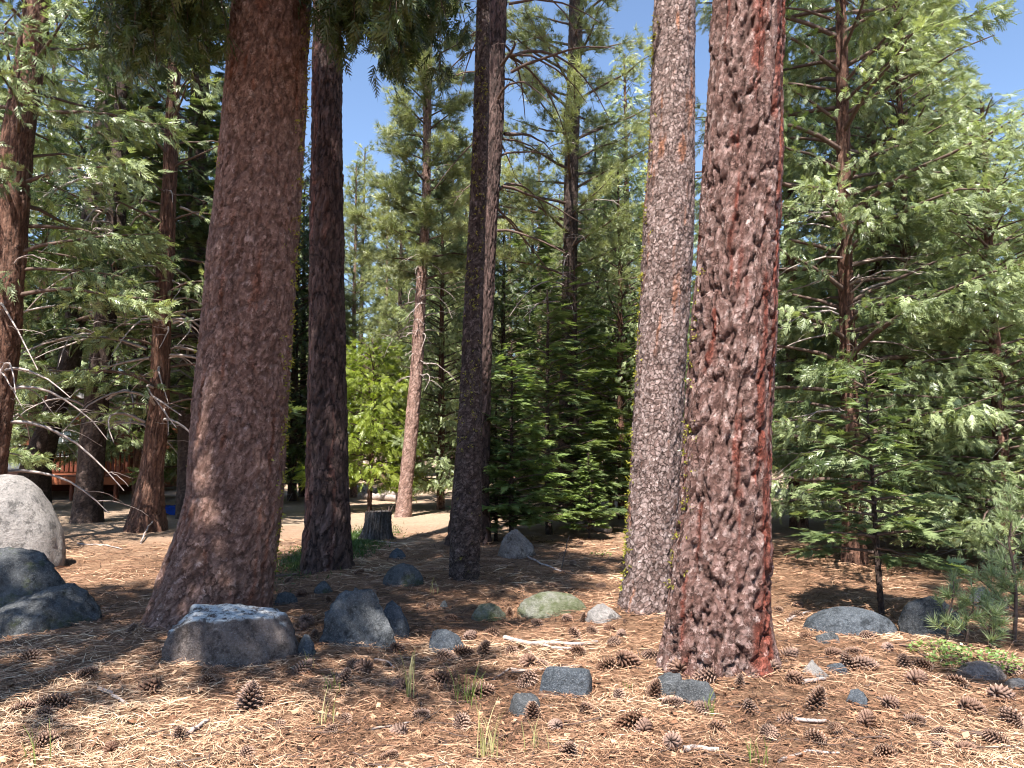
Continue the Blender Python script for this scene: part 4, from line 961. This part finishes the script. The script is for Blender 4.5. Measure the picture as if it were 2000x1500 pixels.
# fir sapling beside the half lit boulder
p = G(1722, 1202); e = empty('fir_sapling', p); tag(e, 'dark green fir sapling with a thin straight stem beside the broad boulder', 'sapling')
zz = np.linspace(-.05, 2.5, 8); pf = np.stack([zz, -.03 * zz, 0 * zz, .034 * (1 - zz / 2.7)], -1)
add('trunk', trunk_mesh(pf, 'scaly', .012, 2.4, 71), M['bark_dark'], e)
b_, f_ = crown('fir', interp_axis(pf), .55, 2.45, lambda t, a: .62 * (1 - t) + .12, 46, 75, 72, .55)
add('branches', b_, M['twig'], e); add('foliage', f_, M['fir_leaf'], e)

# moss in the shade round the dark trunk
def moss(px0, px1, py0, py1, n, seed):
    r = np.random.default_rng(seed); a, b = G(px0, py1), G(px1, py0)
    u = r.normal(0, .42, n); v = r.normal(0, .42, n); x = (a[0] + b[0]) / 2 + u * (b[0] - a[0]) * .6; y = (a[1] + b[1]) / 2 + v * (b[1] - a[1]) * .6; z = gz(x, y)
    P = np.stack([x, y, z], -1); d = norm(r.normal(0, .5, (n, 3)) + np.array([0, 0, .7])); s = norm(np.cross(d, r.normal(0, 1, (n, 3)))); l = r.uniform(.03, .08, n)[:, None]
    V = np.stack([P - s * .008, P + s * .008, P + d * l], 1).reshape(-1, 3)
    return np_mesh('moss', V, None, np.arange(3 * n).reshape(-1, 3), {'tint': np.repeat(r.uniform(0, 1, n), 3)})
tag(add('moss', moss(530, 770, 1040, 1110, 34000, 4), M['moss']), 'green moss on the shaded floor round the dark straight trunk', 'moss', kind='stuff')

# ------------------------------------------------------------------ needle litter
def litter(n, seed):
    r = np.random.default_rng(seed)
    d = 1.0 / (1 / 2.6 + r.uniform(0, 1, n) * (1 / 15. - 1 / 2.6)); az = r.uniform(-.78, .78, n)
    x, y = d * np.sin(az), d * np.cos(az)
    lump = fbm(x * 2.2, y * 2.2, 0, 31, 3)
    z = gz(x, y) + (fbm(x * 14, y * 14, 0, 21, 2) - .5) * .022 * np.exp(-((y - 5) / 9) ** 2) + r.uniform(.002, .022, n) + .012 * (lump > .55)
    a = r.normal(0, 1, n) + fbm(x * 1.3, y * 1.3, 0, 44, 2) * 6.0; el = r.normal(0, .13, n); L = r.uniform(.07, .19, n) * np.clip(d / 6, .75, 1.8); W = r.uniform(.0008, .0019, n) * np.clip(d / 4.0, .8, 3)
    D = np.stack([np.cos(a) * np.cos(el), np.sin(a) * np.cos(el), np.sin(el)], -1); P = np.stack([x, y, z], -1)
    S = np.stack([-np.sin(a), np.cos(a), r.normal(0, .5, n)], -1); S = norm(S) * W[:, None]; B = S[:, :] / W[:, None] * (r.normal(0, .12, n) * L)[:, None]; B[:, 2] = np.abs(B[:, 2]) * .5
    h = D * (L / 2)[:, None]
    V = np.stack([P - h - S * .6, P - h + S * .6, P + B + S, P + B - S, P + h], 1).reshape(-1, 3)
    b = np.arange(n)[:, None] * 5
    Q = b + np.array([[0, 1, 2, 3]]); T3 = b + np.array([[3, 2, 4]])
    tint = np.clip(.42 + r.normal(0, .22, n) + (fbm(x * 1.1, y * 1.1, 0, 33, 3) - .5) * 1.3, 0, 1)
    return np_mesh('pine_needle_litter', V, Q, T3, {'tint': np.repeat(tint, 5)})
tag(add('pine_needle_litter', litter(140000, 5), M['litter']), 'dry fallen pine needles covering the forest floor', 'needles', kind='stuff')

def twig_litter(n, seed):
    r = np.random.default_rng(seed); d = 1.0 / (1 / 2.9 + r.uniform(0, 1, n) * (1 / 17. - 1 / 2.9)); az = r.uniform(-.75, .75, n); x, y = d * np.sin(az), d * np.cos(az)
    a = r.uniform(0, 6.28, n); l = r.uniform(.06, .34, n); s = np.linspace(-.5, .5, 5)
    X_ = x[:, None] + np.cos(a)[:, None] * l[:, None] * s + r.normal(0, .006, (n, 5)); Y_ = y[:, None] + np.sin(a)[:, None] * l[:, None] * s + r.normal(0, .006, (n, 5))
    Z_ = gz(X_, Y_) + .012 + r.uniform(0, .02, (n, 1))
    return np_mesh('twig_litter', *tubes(np.stack([X_, Y_, Z_], -1), np.repeat(r.uniform(.0018, .0055, (n, 1)), 5, 1) * np.linspace(1, .5, 5), 5))
tag(add('twig_litter', twig_litter(900, 12), M['twig']), 'thin broken twigs scattered among the fallen needles', 'twigs', kind='stuff')
# small bark flakes and chips, far too many to count
def chips(n, seed):
    r = np.random.default_rng(seed); d = 1.0 / (1 / 2.8 + r.uniform(0, 1, n) * (1 / 16. - 1 / 2.8)); az = r.uniform(-.75, .75, n); x, y = d * np.sin(az), d * np.cos(az)
    P = np.stack([x, y, gz(x, y) + r.uniform(.004, .02, n)], -1); a = r.uniform(0, 6.28, n); s = r.uniform(.006, .026, n)[:, None]
    u = np.stack([np.cos(a), np.sin(a), r.normal(0, .3, n)], -1) * s; v = np.stack([-np.sin(a), np.cos(a), r.normal(0, .3, n)], -1) * s * r.uniform(.3, .9, (n, 1)); k = np.array([0, 0, .004])
    V = np.stack([P - u - v * .6, P + u * .7 - v, P + u + v * .7, P - u * .6 + v, P + k + u * .1], 1).reshape(-1, 3); b = np.arange(n)[:, None] * 5
    T = np.concatenate([b + np.array([[i, (i + 1) % 4, 4]]) for i in range(4)])
    return np_mesh('bark_flakes', V, None, T, {'tint': np.repeat(np.clip(r.normal(.25, .2, n), 0, .7), 5)})
tag(add('bark_flakes', chips(16000, 6), M['litter']), 'small bark flakes and cone scales strewn over the needles', 'bark flakes', kind='stuff')

# ------------------------------------------------------------------ cabin with deck (left, far)
def wood(name, lo, hi): return plain_mat(name, lo, hi, 7, .7, .2, .005, (1, 1, 8))
M['red_board'] = wood('red_board', (.10, .028, .016), (.17, .055, .03)); M['deck_wood'] = wood('deck_wood', (.20, .058, .025), (.34, .115, .052))
M['white_trim'] = plain_mat('white_trim', (.62, .6, .56), (.78, .76, .72), 5); M['roof_dark'] = plain_mat('roof_dark', (.028, .024, .022), (.055, .047, .042), 9)
M['grey_panel'] = plain_mat('grey_panel', (.11, .13, .15), (.18, .20, .225), 4); M['pale_roof'] = plain_mat('pale_roof', (.55, .56, .57), (.72, .73, .74), 3); M['grey_wall'] = plain_mat('grey_wall', (.26, .30, .36), (.36, .41, .47), 4)
m, t, b = nodes('window_glass'); b.inputs['Base Color'].default_value = (.03, .04, .045, 1); b.inputs['Roughness'].default_value = .06; b.inputs['Specular IOR Level'].default_value = .8; M['glass'] = m
m, t, b = nodes('blue_tarp'); N = NB(t); N.l(N.ramp(N.noise(8, 4), [(.3, (.01, .03, .20)), (.7, (.025, .09, .5))]), b.inputs['Base Color']); b.inputs['Roughness'].default_value = .4; M['tarp'] = m
CUBE = {}
def box(name, parent, x0, x1, y0, y1, z0, z1, mat, rot=None):
    if mat not in CUBE:
        v = np.array([[a, b_, c_] for a in (-.5, .5) for b_ in (-.5, .5) for c_ in (-.5, .5)])
        q = [[0, 1, 3, 2], [4, 6, 7, 5], [0, 4, 5, 1], [2, 3, 7, 6], [0, 2, 6, 4], [1, 5, 7, 3]]
        CUBE[mat] = np_mesh('board', v, q); CUBE[mat].materials.append(M[mat])
    o = bpy.data.objects.new(name, CUBE[mat]); COL.objects.link(o); o.parent = parent
    o.location = ((x0 + x1) / 2, (y0 + y1) / 2, (z0 + z1) / 2); o.scale = (x1 - x0, y1 - y0, z1 - z0)
    if rot: o.rotation_euler = rot
    return o
CX, CY = -16.2, 28.0
cab = empty('cabin', (CX, CY, 0)); tag(cab, 'red brown wooden cabin with white gridded windows behind the dark trunks', 'house')
x0, x1 = -3.6, 2.45; zf = .78; ze = 2.75
def window(px0, px1, py0, py1, name='window', gx_=3, gy_=4):
    a, b_ = at(px0, py1, CY), at(px1, py0, CY); X0, X1, Z0, Z1 = a[0] - CX, b_[0] - CX, a[2], b_[2]
    wn = box(name, cab, X0, X1, -.05, -.02, Z0, Z1, 'glass'); inv = Vector((1 / wn.scale.x, 1 / wn.scale.y, 1 / wn.scale.z))
    def sub(nm, u0, u1, v0, v1, y0, y1):
        o = box(nm, None, u0, u1, y0, y1, v0, v1, 'white_trim'); o.parent = wn
        o.location = ((o.location.x - (X0 + X1) / 2) * inv.x, (o.location.y + .035) * inv.y, (o.location.z - (Z0 + Z1) / 2) * inv.z); o.scale = (o.scale.x * inv.x, o.scale.y * inv.y, o.scale.z * inv.z)
    f = .06
    for (u0, u1, v0, v1) in ((X0 - f, X1 + f, Z1, Z1 + f), (X0 - f, X1 + f, Z0 - f, Z0), (X0 - f, X0, Z0, Z1), (X1, X1 + f, Z0, Z1)): sub('frame', u0, u1, v0, v1, -.085, -.03)
    for k in range(1, gx_): u = X0 + (X1 - X0) * k / gx_; sub('muntin', u - .014, u + .014, Z0, Z1, -.062, -.052)
    for k in range(1, gy_): v = Z0 + (Z1 - Z0) * k / gy_; sub('muntin', X0, X1, v - .012, v + .012, -.066, -.057)
window(108, 156, 842, 890); window(192, 217, 838, 892, 'door_window', 2, 4); window(-40, 42, 838, 884, 'window', 4, 3)
nb_ = 24
for k in range(nb_):     # upright wall boards
    a = x0 + (x1 - x0) * k / nb_; b_ = x0 + (x1 - x0) * (k + 1) / nb_
    box('wall_board', cab, a + .006, b_ - .006, -.018 + .006 * (k % 2), .02, zf - .05, ze, 'red_board')
box('wall', cab, x0, x1, .02, 5.0, .15, ze, 'red_board')
ridge = -.55; zr = 4.45
gv = np.array([[x0, 0, ze], [x1, 0, ze], [ridge, 0, zr], [x0, 5, ze], [x1, 5, ze], [ridge, 5, zr]])
for g_ in (gv[:3], gv[3:]): add('gable', np_mesh('gable', g_, None, [[0, 1, 2]]), M['red_board'], cab)
for sx, xe in ((-1, x0 - .45), (1, x1 + .5)):
    L = math.hypot(xe - ridge, zr - ze + .22); ang = math.atan2((zr - ze + .22), abs(xe - ridge)); cx = (xe + ridge) / 2; cz = (ze - .22 + zr) / 2
    box('roof', cab, cx - L / 2, cx + L / 2, -.9, 5.4, cz + .02, cz + .14, 'roof_dark', (0, sx * ang, 0))
    box('rake_board', cab, cx - L / 2, cx + L / 2, -.96, -.903, cz - .1, cz + .12, 'white_trim' if sx > 0 else 'deck_wood', (0, sx * ang, 0))
box('eave_board', cab, x0, x1 + .3, -.30, -.26, ze - .08, ze + .1, 'deck_wood')
dk = empty('deck', (CX, CY - 2.9, 0)); tag(dk, 'orange stained wooden deck with baluster railing in front of the cabin', 'deck')
dx0, dx1 = -3.8, 4.9
for k in range(22):
    y = k * .13; box('deck_board', dk, dx0, dx1 if y < 2.75 else x1, y, y + .12, zf - .04, zf, 'deck_wood')
box('fascia_board', dk, dx0, dx1, -.05, -.005, zf - .26, zf - .012, 'deck_wood'); box('skirt_board', dk, -1.45, .2, -.09, -.055, zf - .62, zf - .28, 'deck_wood'); box('skirt_board', dk, dx1, dx1 + .04, -.03, 2.8, zf - .26, zf - .012, 'deck_wood')
for x in np.arange(dx0 + .1, dx1, 1.42): box('deck_post', dk, x - .06, x + .06, .05, .17, -.1, zf - .045, 'red_board')
for (a, b_) in ((dx0, -2.05), (1.05, dx1)):
    box('top_rail', dk, a, b_, 0, .11, zf + .92, zf + .97, 'deck_wood'); box('bottom_rail', dk, a, b_, .03, .08, zf + .10, zf + .15, 'deck_wood')
    for x in np.arange(a + .06, b_, .15): box('baluster', dk, x - .02, x + .02, .035, .075, zf + .152, zf + .918, 'deck_wood')
    for x in np.linspace(a + .05, b_ - .05, 3): box('rail_post', dk, x - .05, x + .05, -.004, .1, zf, zf + 1.0, 'deck_wood')
hb = empty('storage_chest', (CX - .62, CY - 1.7, zf)); tag(hb, 'slate grey chest standing on the cabin deck', 'chest')
box('body', hb, -.62, .62, -.3, .3, 0, .56, 'grey_panel'); box('lid', hb, -.66, .66, -.34, .34, .562, .62, 'white_trim')
# blue tarp
p = G(322, 1004); r = np.random.default_rng(9); u = np.linspace(-1, 1, 26); U, Vv = np.meshgrid(u, u)
h = .24 * np.clip(1 - (U ** 4 + Vv ** 4) * .8, 0, 1) * (.55 + .9 * fbm(U * 2.2, Vv * 2.2, 0, 6, 3)) + .03 * np.abs(fbm(U * 5, Vv * 5, 0, 9, 2) - .5)
i = np.arange(26 * 26).reshape(26, 26)
tag(add('tarp', np_mesh('tarp', np.stack([U * .42, Vv * .35, h], -1), np.stack([i[:-1, :-1], i[:-1, 1:], i[1:, 1:], i[1:, :-1]], -1).reshape(-1, 4)), M['tarp'], None, (p[0], p[1], p[2] + .0)), 'crumpled blue tarp on the ground beside the shaggy cedar', 'tarp')

# pale house behind the right-hand cedars
hs = empty('house', (16.5, 31, 0)); tag(hs, 'pale roofed grey house glimpsed through the cedars', 'house')
box('wall', hs, -3.6, 5.2, 0, 6, -.1, 2.2, 'grey_wall')
ang = math.atan2(1.5, 3.2)
for k in range(14):
    a = -3.9 + k * .67; rv = np.array([[a + .01, -.5, 2.05], [a + .66, -.5, 2.05], [a + .66, 3, 3.7], [a + .01, 3, 3.7]]); rv = np.vstack([rv, rv + [0, -.03, .07]])
    add('roof_panel', np_mesh('roof_panel', rv, [[0, 1, 2, 3], [7, 6, 5, 4], [0, 4, 5, 1], [1, 5, 6, 2], [2, 6, 7, 3], [3, 7, 4, 0]]), M['pale_roof'], hs)
rv = np.array([[-3.9, 6.5, 2.05], [5.48, 6.5, 2.05], [5.48, 3.02, 3.72], [-3.9, 3.02, 3.72]]); add('roof_back', np_mesh('roof_back', rv, [[0, 1, 2, 3]]), M['pale_roof'], hs)
for x in (-2.3, .4, 3.1):
    wnd = box('window', hs, x, x + 1.0, -.03, -.005, .85, 1.75, 'glass'); box('window_frame', hs, x - .07, x + 1.07, -.045, -.032, 1.75, 1.83, 'white_trim'); box('window_frame', hs, x - .07, x + 1.07, -.045, -.032, .77, .85, 'white_trim')

# fallen logs far behind the stump
for k, (pa, pb, rad, lab) in enumerate([((700, 960), (765, 972), .16, 'grey fallen log lying uphill of the stump'), ((712, 975), (778, 980), .13, 'second grey log in front of the larger fallen log'), ((1130, 1030), (1190, 1042), .10, 'pale fallen limb on the shaded floor by the seedling')]):
    a, b_ = G(*pa), G(*pb); s = np.linspace(0, 1, 10)[:, None]; P = a + (b_ - a) * s; P[:, 2] = gz(P[:, 0], P[:, 1]) + rad * .8 + np.random.default_rng(k).normal(0, .02, 10)
    V, q = tubes(P[None], (rad * (1 - .25 * s[:, 0]))[None], 10); n = 100; V = np.vstack([V, P[0], P[-1]])
    tri = [[j, (j + 1) % 10, n] for j in range(10)] + [[90 + j, 90 + (j + 1) % 10, n + 1] for j in range(10)]
    tag(add('fallen_log', shift(np_mesh('fallen_log', V, q, tri, smooth=True), P[4]), M['dead_twig'], None, P[4]), lab, 'log')
